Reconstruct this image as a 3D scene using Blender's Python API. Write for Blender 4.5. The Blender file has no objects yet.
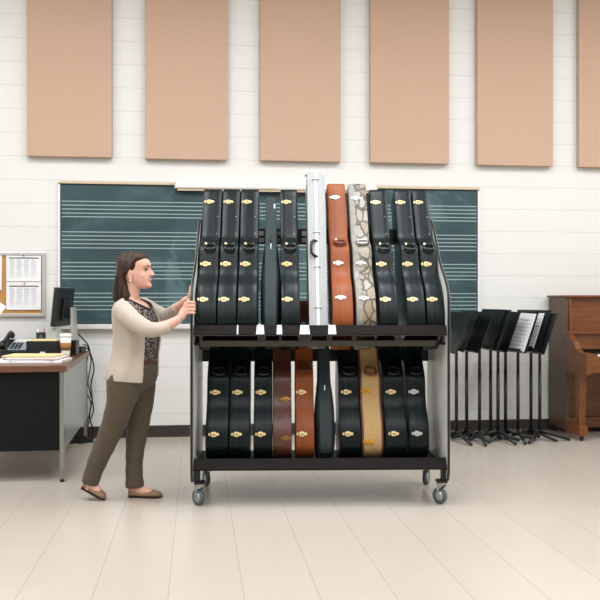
import bpy, bmesh, math, random
from math import sin, cos, tan, pi, radians, atan2, sqrt
from mathutils import Vector, Matrix

random.seed(7)
SC = bpy.context.scene
COL = SC.collection

# ------------------------------------------------------------------ camera
F = 861.0                       # focal length in pixels of a 600 px frame
TH = radians(6.82)              # camera turned clockwise from the wall's normal
CT, ST = cos(TH), sin(TH)
CAMZ = 1.2
WY = 7.633                      # the back wall
cam_d = bpy.data.cameras.new('camera')
cam = bpy.data.objects.new('camera', cam_d)
COL.objects.link(cam)
cam.location = (0, 0, CAMZ)
cam.rotation_euler = (pi / 2, 0, -TH)
cam_d.sensor_width = 36
cam_d.lens = F / 600 * 36
cam_d.clip_end = 60
SC.camera = cam


def at_depth(px, py, d):
    """world point at a distance d along the camera axis"""
    r = (px - 300) / F * d
    return Vector((r * CT + d * ST, d * CT - r * ST, CAMZ - (py - 300) / F * d))


def at_plane(px, py, Y):
    u = (px - 300) / F
    d = Y / (CT - u * ST)
    return at_depth(px, py, d)


# ------------------------------------------------------------------ materials
def lin(c):
    out = []
    for v in c:
        v = v / 255.0
        out.append(v / 12.92 if v <= 0.04045 else ((v + 0.055) / 1.055) ** 2.4)
    return (*out, 1.0)


class NT:
    def __init__(self, name):
        self.m = bpy.data.materials.new(name)
        self.m.use_nodes = True
        self.t = self.m.node_tree
        self.b = self.t.nodes['Principled BSDF']

    def n(self, kind, **kw):
        nd = self.t.nodes.new(kind)
        for k, v in kw.items():
            if k in nd.inputs.keys():
                nd.inputs[k].default_value = v
            else:
                setattr(nd, k, v)
        return nd

    def l(self, a, b):
        self.t.links.new(a, b)

    def coords(self, kind='Object'):
        return self.n('ShaderNodeTexCoord').outputs[kind]

    def mix(self, fac, a, b, blend='MIX'):
        m = self.n('ShaderNodeMix', data_type='RGBA', blend_type=blend)
        for sock, v in ((m.inputs[0], fac), (m.inputs[6], a), (m.inputs[7], b)):
            if hasattr(v, 'is_linked') or hasattr(v, 'links'):
                self.l(v, sock)
            else:
                sock.default_value = v
        return m.outputs[2]

    def ramp(self, src, stops):
        r = self.n('ShaderNodeValToRGB')
        el = r.color_ramp.elements
        while len(el) > 1:
            el.remove(el[-1])
        el[0].position, el[0].color = stops[0]
        for p, c in stops[1:]:
            e = el.new(p)
            e.color = c
        self.l(src, r.inputs[0])
        return r.outputs[0]


def mat(name, rgb, rough=0.5, metal=0.0, spec=0.5, noise=None, bump=None, stretch=(1, 1, 1), coat=0.0, sheen=0.0):
    k = NT(name)
    k.b.inputs['Roughness'].default_value = rough
    k.b.inputs['Metallic'].default_value = metal
    k.b.inputs['Specular IOR Level'].default_value = spec
    k.b.inputs['Coat Weight'].default_value = coat
    k.b.inputs['Coat Roughness'].default_value = 0.15
    k.b.inputs['Sheen Weight'].default_value = sheen
    c = lin(rgb)
    k.b.inputs['Base Color'].default_value = c
    if noise or bump:
        mp = k.n('ShaderNodeMapping')
        mp.inputs['Scale'].default_value = stretch
        k.l(k.coords(), mp.inputs[0])
    if noise:
        sc, amt = noise
        nz = k.n('ShaderNodeTexNoise', Scale=sc, Detail=4.0, Roughness=0.6)
        k.l(mp.outputs[0], nz.inputs['Vector'])
        dk = tuple(max(0, v * (1 - amt)) for v in c[:3]) + (1,)
        lt = tuple(min(1, v * (1 + amt)) for v in c[:3]) + (1,)
        k.l(k.ramp(nz.outputs[0], [(0.3, dk), (0.7, lt)]), k.b.inputs['Base Color'])
    if bump:
        sc, amt = bump
        nb = k.n('ShaderNodeTexNoise', Scale=sc, Detail=3.0)
        k.l(mp.outputs[0], nb.inputs['Vector'])
        bp = k.n('ShaderNodeBump', Strength=amt, Distance=0.002)
        k.l(nb.outputs[0], bp.inputs['Height'])
        k.l(bp.outputs[0], k.b.inputs['Normal'])
    return k.m


def wall_material():
    k = NT('painted_block')
    tc = k.coords()
    sep = k.n('ShaderNodeSeparateXYZ')
    k.l(tc, sep.inputs[0])
    ax = k.n('ShaderNodeMath', operation='ADD')
    k.l(sep.outputs[0], ax.inputs[0])
    ax.inputs[1].default_value = 40.64 - 3.2025
    cb = k.n('ShaderNodeCombineXYZ')
    k.l(ax.outputs[0], cb.inputs[0])
    k.l(sep.outputs[2], cb.inputs[1])
    br = k.n('ShaderNodeTexBrick', offset=0.5, offset_frequency=2)
    br.inputs['Scale'].default_value = 1.0
    br.inputs['Brick Width'].default_value = 0.4064
    br.inputs['Row Height'].default_value = 0.2032
    br.inputs['Mortar Size'].default_value = 0.0035
    br.inputs['Mortar Smooth'].default_value = 0.6
    br.inputs['Color1'].default_value = lin((226, 226, 222))
    br.inputs['Color2'].default_value = lin((226, 226, 222))
    br.inputs['Mortar'].default_value = lin((223, 223, 219))
    k.l(cb.outputs[0], br.inputs['Vector'])
    b2 = k.n('ShaderNodeTexBrick', offset=0.0, offset_frequency=2)
    b2.inputs['Scale'].default_value = 1.0
    b2.inputs['Brick Width'].default_value = 4000.0
    b2.inputs['Row Height'].default_value = 0.2032
    b2.inputs['Mortar Size'].default_value = 0.004
    b2.inputs['Mortar Smooth'].default_value = 0.6
    b2.inputs['Color1'].default_value = (1, 1, 1, 1)
    b2.inputs['Color2'].default_value = (1, 1, 1, 1)
    b2.inputs['Mortar'].default_value = (0.84, 0.84, 0.83, 1)
    k.l(cb.outputs[0], b2.inputs['Vector'])
    k.l(k.mix(1.0, br.outputs['Color'], b2.outputs['Color'], 'MULTIPLY'), k.b.inputs['Base Color'])
    inv = k.n('ShaderNodeMath', operation='SUBTRACT')
    inv.inputs[0].default_value = 1.0
    k.l(b2.outputs['Fac'], inv.inputs[1])
    nz = k.n('ShaderNodeTexNoise', Scale=90.0, Detail=4.0)
    k.l(tc, nz.inputs['Vector'])
    ad = k.n('ShaderNodeMath', operation='MULTIPLY_ADD')
    k.l(nz.outputs[0], ad.inputs[0])
    ad.inputs[1].default_value = 0.18
    k.l(inv.outputs[0], ad.inputs[2])
    bp = k.n('ShaderNodeBump', Strength=0.35, Distance=0.003)
    k.l(ad.outputs[0], bp.inputs['Height'])
    k.l(bp.outputs[0], k.b.inputs['Normal'])
    k.b.inputs['Roughness'].default_value = 0.45
    k.b.inputs['Specular IOR Level'].default_value = 0.3
    return k.m


def floor_material():
    k = NT('vinyl_tile')
    tc = k.coords()
    mp = k.n('ShaderNodeMapping')
    mp.inputs['Location'].default_value = (0.116 + 30.48, -3.745 + 30.48, 0)
    k.l(tc, mp.inputs[0])
    br = k.n('ShaderNodeTexBrick', offset=0.0, offset_frequency=2)
    br.inputs['Scale'].default_value = 1.0
    br.inputs['Brick Width'].default_value = 0.3048
    br.inputs['Row Height'].default_value = 4000.0
    br.inputs['Mortar Size'].default_value = 0.0013
    br.inputs['Mortar Smooth'].default_value = 0.3
    br.inputs['Color1'].default_value = lin((190, 180, 168))
    br.inputs['Color2'].default_value = lin((187, 177, 165))
    br.inputs['Mortar'].default_value = lin((144, 136, 126))
    k.l(mp.outputs[0], br.inputs['Vector'])
    b2 = k.n('ShaderNodeTexBrick', offset=0.0, offset_frequency=2)
    b2.inputs['Scale'].default_value = 1.0
    b2.inputs['Brick Width'].default_value = 4000.0
    b2.inputs['Row Height'].default_value = 0.3048
    b2.inputs['Mortar Size'].default_value = 0.0012
    b2.inputs['Mortar Smooth'].default_value = 0.3
    b2.inputs['Color1'].default_value = (1, 1, 1, 1)
    b2.inputs['Color2'].default_value = (0.99, 0.99, 0.99, 1)
    b2.inputs['Mortar'].default_value = (0.86, 0.85, 0.84, 1)
    k.l(mp.outputs[0], b2.inputs['Vector'])
    tiles = k.mix(1.0, br.outputs['Color'], b2.outputs['Color'], 'MULTIPLY')
    # mottled chips of the vinyl
    nz = k.n('ShaderNodeTexNoise', Scale=150.0, Detail=4.0, Roughness=0.7)
    k.l(tc, nz.inputs['Vector'])
    sp = k.ramp(nz.outputs[0], [(0.3, (0.84, 0.82, 0.80, 1)), (0.5, (1, 1, 1, 1)), (0.7, (1.06, 1.06, 1.06, 1))])
    c = k.mix(0.6, tiles, sp, 'MULTIPLY')
    nz2 = k.n('ShaderNodeTexNoise', Scale=0.9, Detail=3.0)
    k.l(tc, nz2.inputs['Vector'])
    c = k.mix(0.35, c, k.ramp(nz2.outputs[0], [(0.35, (0.93, 0.92, 0.9, 1)), (0.65, (1, 1, 1, 1))]), 'MULTIPLY')
    k.l(c, k.b.inputs['Base Color'])
    k.b.inputs['Roughness'].default_value = 0.27
    k.b.inputs['Specular IOR Level'].default_value = 0.45
    return k.m


def snake_material():
    k = NT('snakeskin')
    mp = k.n('ShaderNodeMapping')
    mp.inputs['Scale'].default_value = (1.1, 0.8, 0.68)
    mp.inputs['Rotation'].default_value = (0, radians(12), 0)
    nzw = k.n('ShaderNodeTexNoise', Scale=14.0, Detail=2.0)
    k.l(k.coords(), nzw.inputs['Vector'])
    vm = k.n('ShaderNodeVectorMath', operation='MULTIPLY_ADD')
    k.l(nzw.outputs['Color'], vm.inputs[0])
    vm.inputs[1].default_value = (0.03, 0.03, 0.03)
    k.l(k.coords(), vm.inputs[2])
    k.l(vm.outputs[0], mp.inputs[0])
    v = k.n('ShaderNodeTexVoronoi', feature='DISTANCE_TO_EDGE', Scale=17.0)
    k.l(mp.outputs[0], v.inputs['Vector'])
    edge = k.ramp(v.outputs['Distance'], [(0.035, (1, 1, 1, 1)), (0.13, (0, 0, 0, 1))])
    vc = k.n('ShaderNodeTexVoronoi', feature='F1', Scale=17.0)
    k.l(mp.outputs[0], vc.inputs['Vector'])
    cell = k.ramp(vc.outputs['Color'], [(0.2, lin((164, 158, 147))), (0.45, lin((138, 121, 95))), (0.75, lin((150, 137, 116)))])
    v2 = k.n('ShaderNodeTexVoronoi', feature='F1', Scale=170.0)
    k.l(k.coords(), v2.inputs['Vector'])
    tw = k.ramp(v2.outputs['Color'], [(0.42, (0, 0, 0, 1)), (0.5, (1, 1, 1, 1))])
    dark = k.mix(1.0, edge, k.mix(0.3, (1, 1, 1, 1), tw), 'MULTIPLY')
    c = k.mix(dark, cell, lin((44, 38, 35)))
    sx = k.n('ShaderNodeSeparateXYZ')
    k.l(vm.outputs[0], sx.inputs[0])
    ad = k.n('ShaderNodeMath', operation='ADD')
    k.l(sx.outputs[0], ad.inputs[0])
    ad.inputs[1].default_value = 0.05
    side = k.ramp(ad.outputs[0], [(0.036, (1, 1, 1, 1)), (0.05, (0, 0, 0, 1))])
    c = k.mix(k.mix(1.0, side, (0.72, 0.72, 0.72, 1), 'MULTIPLY'), c, lin((150, 150, 145)))
    v3 = k.n('ShaderNodeTexVoronoi', feature='DISTANCE_TO_EDGE', Scale=170.0)
    k.l(k.coords(), v3.inputs['Vector'])
    small = k.ramp(v3.outputs['Distance'], [(0.0, (0.7, 0.68, 0.66, 1)), (0.12, (1, 1, 1, 1))])
    c = k.mix(0.6, c, small, 'MULTIPLY')
    k.l(c, k.b.inputs['Base Color'])
    k.b.inputs['Roughness'].default_value = 0.45
    return k.m


def wood_material(name, dark, light, scale=6.0, rough=0.4, axis=2, coat=0.0):
    k = NT(name)
    mp = k.n('ShaderNodeMapping')
    s = [9.0, 9.0, 9.0]
    s[axis] = 0.7
    mp.inputs['Scale'].default_value = s
    k.l(k.coords(), mp.inputs[0])
    nz = k.n('ShaderNodeTexNoise', Scale=scale, Detail=6.0, Roughness=0.65, Distortion=0.4)
    k.l(mp.outputs[0], nz.inputs['Vector'])
    k.l(k.ramp(nz.outputs[0], [(0.3, lin(dark)), (0.7, lin(light))]), k.b.inputs['Base Color'])
    k.b.inputs['Roughness'].default_value = rough
    k.b.inputs['Coat Weight'].default_value = coat
    k.b.inputs['Coat Roughness'].default_value = 0.2
    return k.m


def panel_material():
    k = NT('tan_panel_fabric')
    tc = k.coords()
    c = lin((198, 168, 146))
    outs = []
    for sc in ((420, 420, 60), (70, 70, 420)):
        mp = k.n('ShaderNodeMapping')
        mp.inputs['Scale'].default_value = sc
        k.l(tc, mp.inputs[0])
        nz = k.n('ShaderNodeTexNoise', Scale=1.0, Detail=2.0)
        k.l(mp.outputs[0], nz.inputs['Vector'])
        outs.append(k.ramp(nz.outputs[0], [(0.3, (0.93, 0.93, 0.93, 1)), (0.7, (1.05, 1.05, 1.05, 1))]))
    m1 = k.mix(1.0, c, outs[0], 'MULTIPLY')
    k.l(k.mix(1.0, m1, outs[1], 'MULTIPLY'), k.b.inputs['Base Color'])
    k.b.inputs['Roughness'].default_value = 0.95
    k.b.inputs['Specular IOR Level'].default_value = 0.1
    return k.m


def chalk_material():
    k = NT('chalkboard_green')
    tc = k.coords()
    nz = k.n('ShaderNodeTexNoise', Scale=1.6, Detail=5.0, Roughness=0.65, Distortion=1.2)
    k.l(tc, nz.inputs['Vector'])
    c = k.ramp(nz.outputs[0], [(0.38, lin((46, 68, 72))), (0.54, lin((55, 79, 83))), (0.66, lin((80, 104, 107)))])
    k.l(c, k.b.inputs['Base Color'])
    k.b.inputs['Roughness'].default_value = 0.55
    k.b.inputs['Specular IOR Level'].default_value = 0.35
    return k.m


def blouse_material():
    k = NT('printed_blouse')
    v = k.n('ShaderNodeTexVoronoi', feature='F1', Scale=95.0)
    k.l(k.coords(), v.inputs['Vector'])
    c = k.ramp(v.outputs['Distance'], [(0.26, lin((196, 186, 176))), (0.40, lin((46, 38, 38)))])
    k.l(c, k.b.inputs['Base Color'])
    k.b.inputs['Roughness'].default_value = 0.8
    return k.m


def cloth_material(name, rgb, weave=700.0, rough=0.9, wr=0.5, var=0.05):
    k = NT(name)
    tc = k.coords()
    c = lin(rgb)
    nz = k.n('ShaderNodeTexNoise', Scale=weave, Detail=2.0)
    k.l(tc, nz.inputs['Vector'])
    k.l(k.ramp(nz.outputs[0], [(0.3, tuple(v * (1 - var) for v in c[:3]) + (1,)), (0.7, tuple(min(1, v * (1 + var)) for v in c[:3]) + (1,))]), k.b.inputs['Base Color'])
    nb = k.n('ShaderNodeTexNoise', Scale=16.0, Detail=3.0, Distortion=0.8)
    k.l(tc, nb.inputs['Vector'])
    bp = k.n('ShaderNodeBump', Strength=wr, Distance=0.012)
    k.l(nb.outputs[0], bp.inputs['Height'])
    k.l(bp.outputs[0], k.b.inputs['Normal'])
    k.b.inputs['Roughness'].default_value = rough
    k.b.inputs['Specular IOR Level'].default_value = 0.2
    k.b.inputs['Sheen Weight'].default_value = 0.1
    return k.m


def hair_material():
    k = NT('brown_hair')
    mp = k.n('ShaderNodeMapping')
    mp.inputs['Scale'].default_value = (60, 60, 5)
    k.l(k.coords(), mp.inputs[0])
    nz = k.n('ShaderNodeTexNoise', Scale=1.0, Detail=3.0, Distortion=0.3)
    k.l(mp.outputs[0], nz.inputs['Vector'])
    k.l(k.ramp(nz.outputs[0], [(0.38, lin((20, 13, 9))), (0.68, lin((72, 47, 30)))]), k.b.inputs['Base Color'])
    bp = k.n('ShaderNodeBump', Strength=0.6, Distance=0.004)
    k.l(nz.outputs[0], bp.inputs['Height'])
    k.l(bp.outputs[0], k.b.inputs['Normal'])
    k.b.inputs['Roughness'].default_value = 0.42
    k.b.inputs['Specular IOR Level'].default_value = 0.3
    return k.m


M = {}
M['wall'] = wall_material()
M['floor'] = floor_material()
M['ceiling'] = mat('ceiling_white', (232, 232, 228), 0.9)
M['plain_wall'] = mat('plain_white_wall', (226, 225, 220), 0.7)
M['rubber_base'] = mat('dark_brown_rubber', (50, 41, 36), 0.55, noise=(6, 0.08))
M['panel_fabric'] = panel_material()
M['chalk'] = chalk_material()
M['staff'] = mat('staff_line', (150, 171, 168), 0.7)
M['oak_trim'] = mat('oak_trim', (206, 186, 158), 0.5, noise=(30, 0.08))
M['white_paint'] = mat('white_enamel', (234, 233, 228), 0.4)
M['alu'] = mat('aluminium', (205, 206, 206), 0.35, 0.9)
M['alu_case'] = mat('brushed_aluminium', (158, 159, 159), 0.5, 0.5, noise=(40, 0.04), stretch=(30, 30, 1))
M['alu_bright'] = mat('bright_aluminium', (196, 196, 196), 0.35, 0.6)
M['black_case'] = mat('black_tolex', (12, 23, 25), 0.30, spec=0.22, bump=(420, 0.25))
M['black_seam'] = mat('black_binding', (12, 16, 17), 0.45)
M['gold'] = mat('brass', (244, 222, 164), 0.3, 0.5)
M['dark_gold'] = mat('aged_brass', (150, 112, 56), 0.4, 0.8)
M['yellow_gold'] = mat('yellow_brass', (226, 166, 48), 0.3, 0.75)
M['silver'] = mat('nickel', (214, 212, 208), 0.3, 0.6)
M['black_plastic'] = mat('black_plastic', (16, 18, 19), 0.4)
M['black_metal'] = mat('black_steel', (11, 14, 15), 0.4, spec=0.5)
M['teal_fabric'] = mat('dark_teal_canvas', (33, 48, 50), 0.75, noise=(300, 0.15), bump=(500, 0.3))
M['orange_leather'] = mat('tan_leather', (140, 72, 32), 0.45, spec=0.3, noise=(18, 0.12), bump=(300, 0.2), stretch=(1, 1, 0.5))
M['orange_low'] = mat('saddle_leather', (132, 68, 28), 0.45, spec=0.3, noise=(14, 0.14), bump=(300, 0.2))
M['brown_leather'] = mat('dark_brown_leather', (84, 48, 36), 0.32, noise=(11, 0.28), bump=(220, 0.25))
M['scuff'] = mat('scuffed_leather', (120, 84, 66), 0.6)
M['mid_brown'] = mat('mid_brown_leather', (112, 62, 32), 0.45, noise=(15, 0.12))
M['snake'] = snake_material()
M['tweed'] = mat('straw_tweed', (182, 150, 98), 0.75, noise=(160, 0.12), bump=(350, 0.3))
M['oxblood'] = mat('oxblood_binding', (98, 48, 40), 0.45)
M['laminate'] = mat('grey_laminate', (220, 222, 216), 0.4, noise=(3, 0.05))
M['edge_black'] = mat('black_edging', (14, 15, 16), 0.3)
M['shelf'] = wood_material('dark_shelf', (14, 11, 10), (25, 20, 18), axis=0, rough=0.55)
M['shelf'].node_tree.nodes['Principled BSDF'].inputs['Specular IOR Level'].default_value = 0.12
M['bronze'] = mat('dark_bronze_steel', (66, 63, 54), 0.4, 0.4)
M['lip_glint'] = mat('pale_reflection', (202, 208, 216), 0.35)  # painted reflection colour for the upper lip
M['grey_rubber'] = mat('grey_rubber', (78, 88, 92), 0.6)
M['steel'] = mat('zinc_steel', (176, 180, 180), 0.3, 0.85)
M['desk_top'] = wood_material('walnut_laminate', (84, 52, 36), (120, 78, 54), axis=1, rough=0.35)
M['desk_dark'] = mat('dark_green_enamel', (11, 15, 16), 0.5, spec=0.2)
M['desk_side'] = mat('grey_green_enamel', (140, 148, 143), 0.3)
M['chrome'] = mat('chrome', (150, 153, 152), 0.2, 0.9)
M['paper'] = mat('paper', (238, 238, 238), 0.8)
M['ink'] = mat('print_dark', (70, 74, 84), 0.8)
M['ink_light'] = mat('print_light', (205, 207, 212), 0.8)
M['music_ink'] = mat('music_print', (170, 182, 190), 0.8)
M['manila'] = mat('manila', (234, 212, 156), 0.75)
M['cork'] = mat('cork', (190, 138, 78), 0.85, noise=(90, 0.22))
M['cup_white'] = mat('cup_white', (238, 236, 232), 0.5)
M['cup_sleeve'] = mat('cup_sleeve', (170, 120, 66), 0.85, noise=(60, 0.08))
M['red'] = mat('red_plastic', (176, 52, 44), 0.4)
M['grey_plastic'] = mat('grey_plastic', (128, 144, 152), 0.4)
M['light_grey'] = mat('light_grey_plastic', (206, 208, 202), 0.5)
M['silver_plastic'] = mat('silver_plastic', (188, 188, 180), 0.4, 0.3)
M['piano'] = wood_material('walnut_piano', (84, 44, 12), (128, 72, 24), axis=0, rough=0.42)
M['piano_side'] = wood_material('walnut_piano_side', (72, 53, 36), (90, 68, 47), axis=2, rough=0.42)
M['ivory'] = mat('ivory_key', (238, 236, 228), 0.3)
M['skin'] = mat('skin', (216, 166, 145), 0.5, noise=(25, 0.05))
M['lips'] = mat('lips', (186, 112, 102), 0.45)
M['teeth'] = mat('teeth', (240, 236, 228), 0.4)
M['eye_white'] = mat('eye_white', (226, 220, 214), 0.3)
M['iris'] = mat('iris', (52, 36, 26), 0.25)
M['hair'] = hair_material()
M['cardigan'] = cloth_material('oatmeal_knit', (182, 170, 156), weave=420.0, wr=0.35)
M['blouse'] = blouse_material()
M['dark_trim'] = mat('dark_neck_trim', (34, 30, 30), 0.8)
M['trousers'] = cloth_material('olive_brown_twill', (84, 74, 61), weave=600.0, wr=0.55)
M['belt'] = mat('red_brown_belt', (82, 36, 30), 0.45)
M['shoe'] = mat('taupe_suede', (136, 108, 80), 0.6, noise=(80, 0.1))
M['sole'] = mat('dark_sole', (40, 32, 28), 0.7)
M['pearl'] = mat('pearl', (236, 226, 206), 0.2)
M['pants_dark'] = mat('dark_lining', (40, 36, 32), 0.8)


# ------------------------------------------------------------------ mesh helpers
class MB:
    """collects closed shapes, then links them as one mesh object"""

    def __init__(self):
        self.v, self.f, self.mi, self.sm = [], [], [], []

    def add(self, verts, faces, mi=0, smooth=False):
        o = len(self.v)
        self.v += [tuple(p) for p in verts]
        for f in faces:
            self.f.append([i + o for i in f])
            self.mi.append(mi)
            self.sm.append(smooth)

    def box(self, lo, hi, mi=0, bev=0.0, rot=None, pivot=None):
        x0, y0, z0 = lo
        x1, y1, z1 = hi
        if x0 > x1: x0, x1 = x1, x0
        if y0 > y1: y0, y1 = y1, y0
        if z0 > z1: z0, z1 = z1, z0
        bev = min(bev, (x1 - x0) * .45, (y1 - y0) * .45, (z1 - z0) * .45)
        if bev > 1e-5:
            bm = bmesh.new()
            bmesh.ops.create_cube(bm, size=1)
            for w in bm.verts:
                w.co = Vector((x0 if w.co.x < 0 else x1, y0 if w.co.y < 0 else y1, z0 if w.co.z < 0 else z1))
            bmesh.ops.bevel(bm, geom=bm.edges[:], offset=bev, segments=2, affect='EDGES', profile=0.7)
            bm.verts.index_update()
            vs = [w.co.copy() for w in bm.verts]
            fs = [[w.index for w in f.verts] for f in bm.faces]
            bm.free()
        else:
            vs = [Vector(p) for p in ((x0, y0, z0), (x1, y0, z0), (x1, y1, z0), (x0, y1, z0), (x0, y0, z1), (x1, y0, z1), (x1, y1, z1), (x0, y1, z1))]
            fs = [(3, 2, 1, 0), (4, 5, 6, 7), (0, 1, 5, 4), (1, 2, 6, 5), (2, 3, 7, 6), (3, 0, 4, 7)]
        if rot is not None:
            pv = Vector(pivot) if pivot is not None else Vector(((x0 + x1) / 2, (y0 + y1) / 2, (z0 + z1) / 2))
            vs = [rot @ (p - pv) + pv for p in vs]
        self.add(vs, fs, mi)
        return self

    def loft(self, rings, mi=0, cap=True, smooth=True, closed=True):
        n = len(rings[0])
        vs = [p for r in rings for p in r]
        fs = []
        for i in range(len(rings) - 1):
            for j in range(n if closed else n - 1):
                a, b = i * n + j, i * n + (j + 1) % n
                fs.append((a, b, b + n, a + n))
        self.add(vs, fs, mi, smooth)
        if cap:
            self.add(rings[0], [list(range(n))[::-1]], mi, False)
            self.add(rings[-1], [list(range(n))], mi, False)
        return self

    def tube(self, pts, r, n=8, mi=0, cap=True, closed=False, flat=1.0):
        pts = [Vector(p) for p in pts]
        rs = r if isinstance(r, (list, tuple)) else [r] * len(pts)
        t0 = (pts[1] - pts[0]).normalized()
        ref = Vector((0, 0, 1)) if abs(t0.z) < 0.9 else Vector((0, 1, 0))
        nrm = (ref - t0 * ref.dot(t0)).normalized()
        rings = []
        m = len(pts)
        for i, p in enumerate(pts):
            if closed:
                t = (pts[(i + 1) % m] - pts[i - 1]).normalized()
            else:
                t = (pts[min(i + 1, m - 1)] - pts[max(i - 1, 0)]).normalized()
            nrm = (nrm - t * nrm.dot(t))
            nrm = nrm.normalized() if nrm.length > 1e-6 else t.orthogonal().normalized()
            bi = t.cross(nrm)
            rings.append([p + (nrm * cos(2 * pi * k / n) * flat + bi * sin(2 * pi * k / n)) * rs[i] for k in range(n)])
        if closed:
            rings.append(rings[0])
            cap = False
        return self.loft(rings, mi, cap)

    def cyl(self, p0, p1, r, n=16, mi=0, r2=None):
        p0, p1 = Vector(p0), Vector(p1)
        t = (p1 - p0).normalized()
        a = t.orthogonal().normalized()
        b = t.cross(a)
        r2 = r if r2 is None else r2
        return self.loft([[p0 + (a * cos(2 * pi * k / n) + b * sin(2 * pi * k / n)) * r for k in range(n)],
                          [p1 + (a * cos(2 * pi * k / n) + b * sin(2 * pi * k / n)) * r2 for k in range(n)]], mi)

    def lathe(self, prof, c=(0, 0, 0), n=24, mi=0, axis='z'):
        rings = []
        for r, h in prof:
            ring = []
            for k in range(n):
                a = 2 * pi * k / n
                if axis == 'z':
                    ring.append(Vector((c[0] + r * cos(a), c[1] + r * sin(a), c[2] + h)))
                elif axis == 'x':
                    ring.append(Vector((c[0] + h, c[1] + r * cos(a), c[2] + r * sin(a))))
                else:
                    ring.append(Vector((c[0] + r * sin(a), c[1] + h, c[2] + r * cos(a))))
            rings.append(ring)
        return self.loft(rings, mi, True)

    def ball(self, c, r, n=14, mi=0, rot=None):
        c = Vector(c)
        rx, ry, rz = r if isinstance(r, (tuple, list)) else (r, r, r)
        rings = []
        m = max(6, n // 2)
        for i in range(m + 1):
            a = -pi / 2 + pi * i / m
            rr = max(cos(a), 0.02)
            ring = [Vector((rx * rr * cos(2 * pi * k / n), ry * rr * sin(2 * pi * k / n), rz * sin(a))) for k in range(n)]
            if rot is not None:
                ring = [rot @ p for p in ring]
            rings.append([c + p for p in ring])
        return self.loft(rings, mi, True)

    def prism(self, outline, axis, a, b, mi=0, inset=0.0):
        """extrude a 2-D outline along an axis ('x': outline is (y,z), 'y': (x,z), 'z': (x,y))"""
        def pt(q, h):
            if axis == 'x': return Vector((h, q[0], q[1]))
            if axis == 'y': return Vector((q[0], h, q[1]))
            return Vector((q[0], q[1], h))
        rings = []
        if inset > 0:
            ins = inset_outline(outline, inset)
            rings = [[pt(q, a) for q in ins], [pt(q, a + inset) for q in outline], [pt(q, b - inset) for q in outline], [pt(q, b) for q in ins]]
        else:
            rings = [[pt(q, a) for q in outline], [pt(q, b) for q in outline]]
        self.loft(rings, mi, True, smooth=False)
        return self

    def build(self, name, mats, parent=None, smooth=None, loc=None, rot=None, sharp=None):
        me = bpy.data.meshes.new(name)
        me.from_pydata(self.v, [], self.f)
        for m in (mats if isinstance(mats, (list, tuple)) else [mats]):
            me.materials.append(m)
        for p, mi, s in zip(me.polygons, self.mi, self.sm):
            p.material_index = mi
            p.use_smooth = s if smooth is None else smooth
        bm = bmesh.new()
        bm.from_mesh(me)
        bmesh.ops.remove_doubles(bm, verts=bm.verts, dist=1e-6)
        bmesh.ops.recalc_face_normals(bm, faces=bm.faces)
        if sharp is not None:
            for e in bm.edges:
                if len(e.link_faces) == 2 and e.calc_face_angle(0) > sharp:
                    e.smooth = False
        bm.to_mesh(me)
        bm.free()
        o = bpy.data.objects.new(name, me)
        COL.objects.link(o)
        if parent is not None:
            o.parent = parent
        if loc is not None:
            o.location = loc
        if rot is not None:
            o.rotation_euler = rot
        return o


def inset_outline(pts, d):
    n = len(pts)
    area = sum(pts[i][0] * pts[(i + 1) % n][1] - pts[(i + 1) % n][0] * pts[i][1] for i in range(n))
    s = 1 if area > 0 else -1
    out = []
    for i in range(n):
        p0, p1, p2 = Vector(pts[i - 1]), Vector(pts[i]), Vector(pts[(i + 1) % n])
        e1, e2 = (p1 - p0), (p2 - p1)
        n1 = Vector((-e1.y, e1.x)).normalized() * s if e1.length > 1e-9 else Vector((0, 0))
        n2 = Vector((-e2.y, e2.x)).normalized() * s if e2.length > 1e-9 else Vector((0, 0))
        nn = (n1 + n2)
        nn = nn.normalized() if nn.length > 1e-6 else n1
        out.append(tuple(p1 + nn * d))
    return out


def tag(o, label, cat, group=None, kind=None):
    o['label'] = label
    o['category'] = cat
    if group: o['group'] = group
    if kind: o['kind'] = kind
    return o


def thing(name, label, cat, loc=(0, 0, 0), rot=(0, 0, 0), group=None):
    o = bpy.data.objects.new(name, None)
    o.empty_display_size = 0.1
    COL.objects.link(o)
    o.location = loc
    o.rotation_euler = rot
    return tag(o, label, cat, group)


def struct(o):
    o['kind'] = 'structure'
    return o


def copy_tree(src, parent=None):
    c = src.copy()
    COL.objects.link(c)
    if parent is not None:
        c.parent = parent
    for ch in [x for x in src.children if x.name in COL.objects]:
        copy_tree(ch, c)
    return c


def interp(tab, x):
    """smooth (monotone-ish cubic) interpolation in a table of (x, y)"""
    if x <= tab[0][0]: return tab[0][1]
    if x >= tab[-1][0]: return tab[-1][1]
    for i in range(len(tab) - 1):
        if tab[i][0] <= x <= tab[i + 1][0]:
            x0, y0 = tab[i]
            x1, y1 = tab[i + 1]
            def slope(j):
                if j <= 0 or j >= len(tab) - 1:
                    return 0.0
                return (tab[j + 1][1] - tab[j - 1][1]) / (tab[j + 1][0] - tab[j - 1][0])
            h = x1 - x0
            t = (x - x0) / h
            m0, m1 = slope(i) * h, slope(i + 1) * h
            return (2*t**3 - 3*t**2 + 1) * y0 + (t**3 - 2*t**2 + t) * m0 + (-2*t**3 + 3*t**2) * y1 + (t**3 - t**2) * m1


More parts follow.
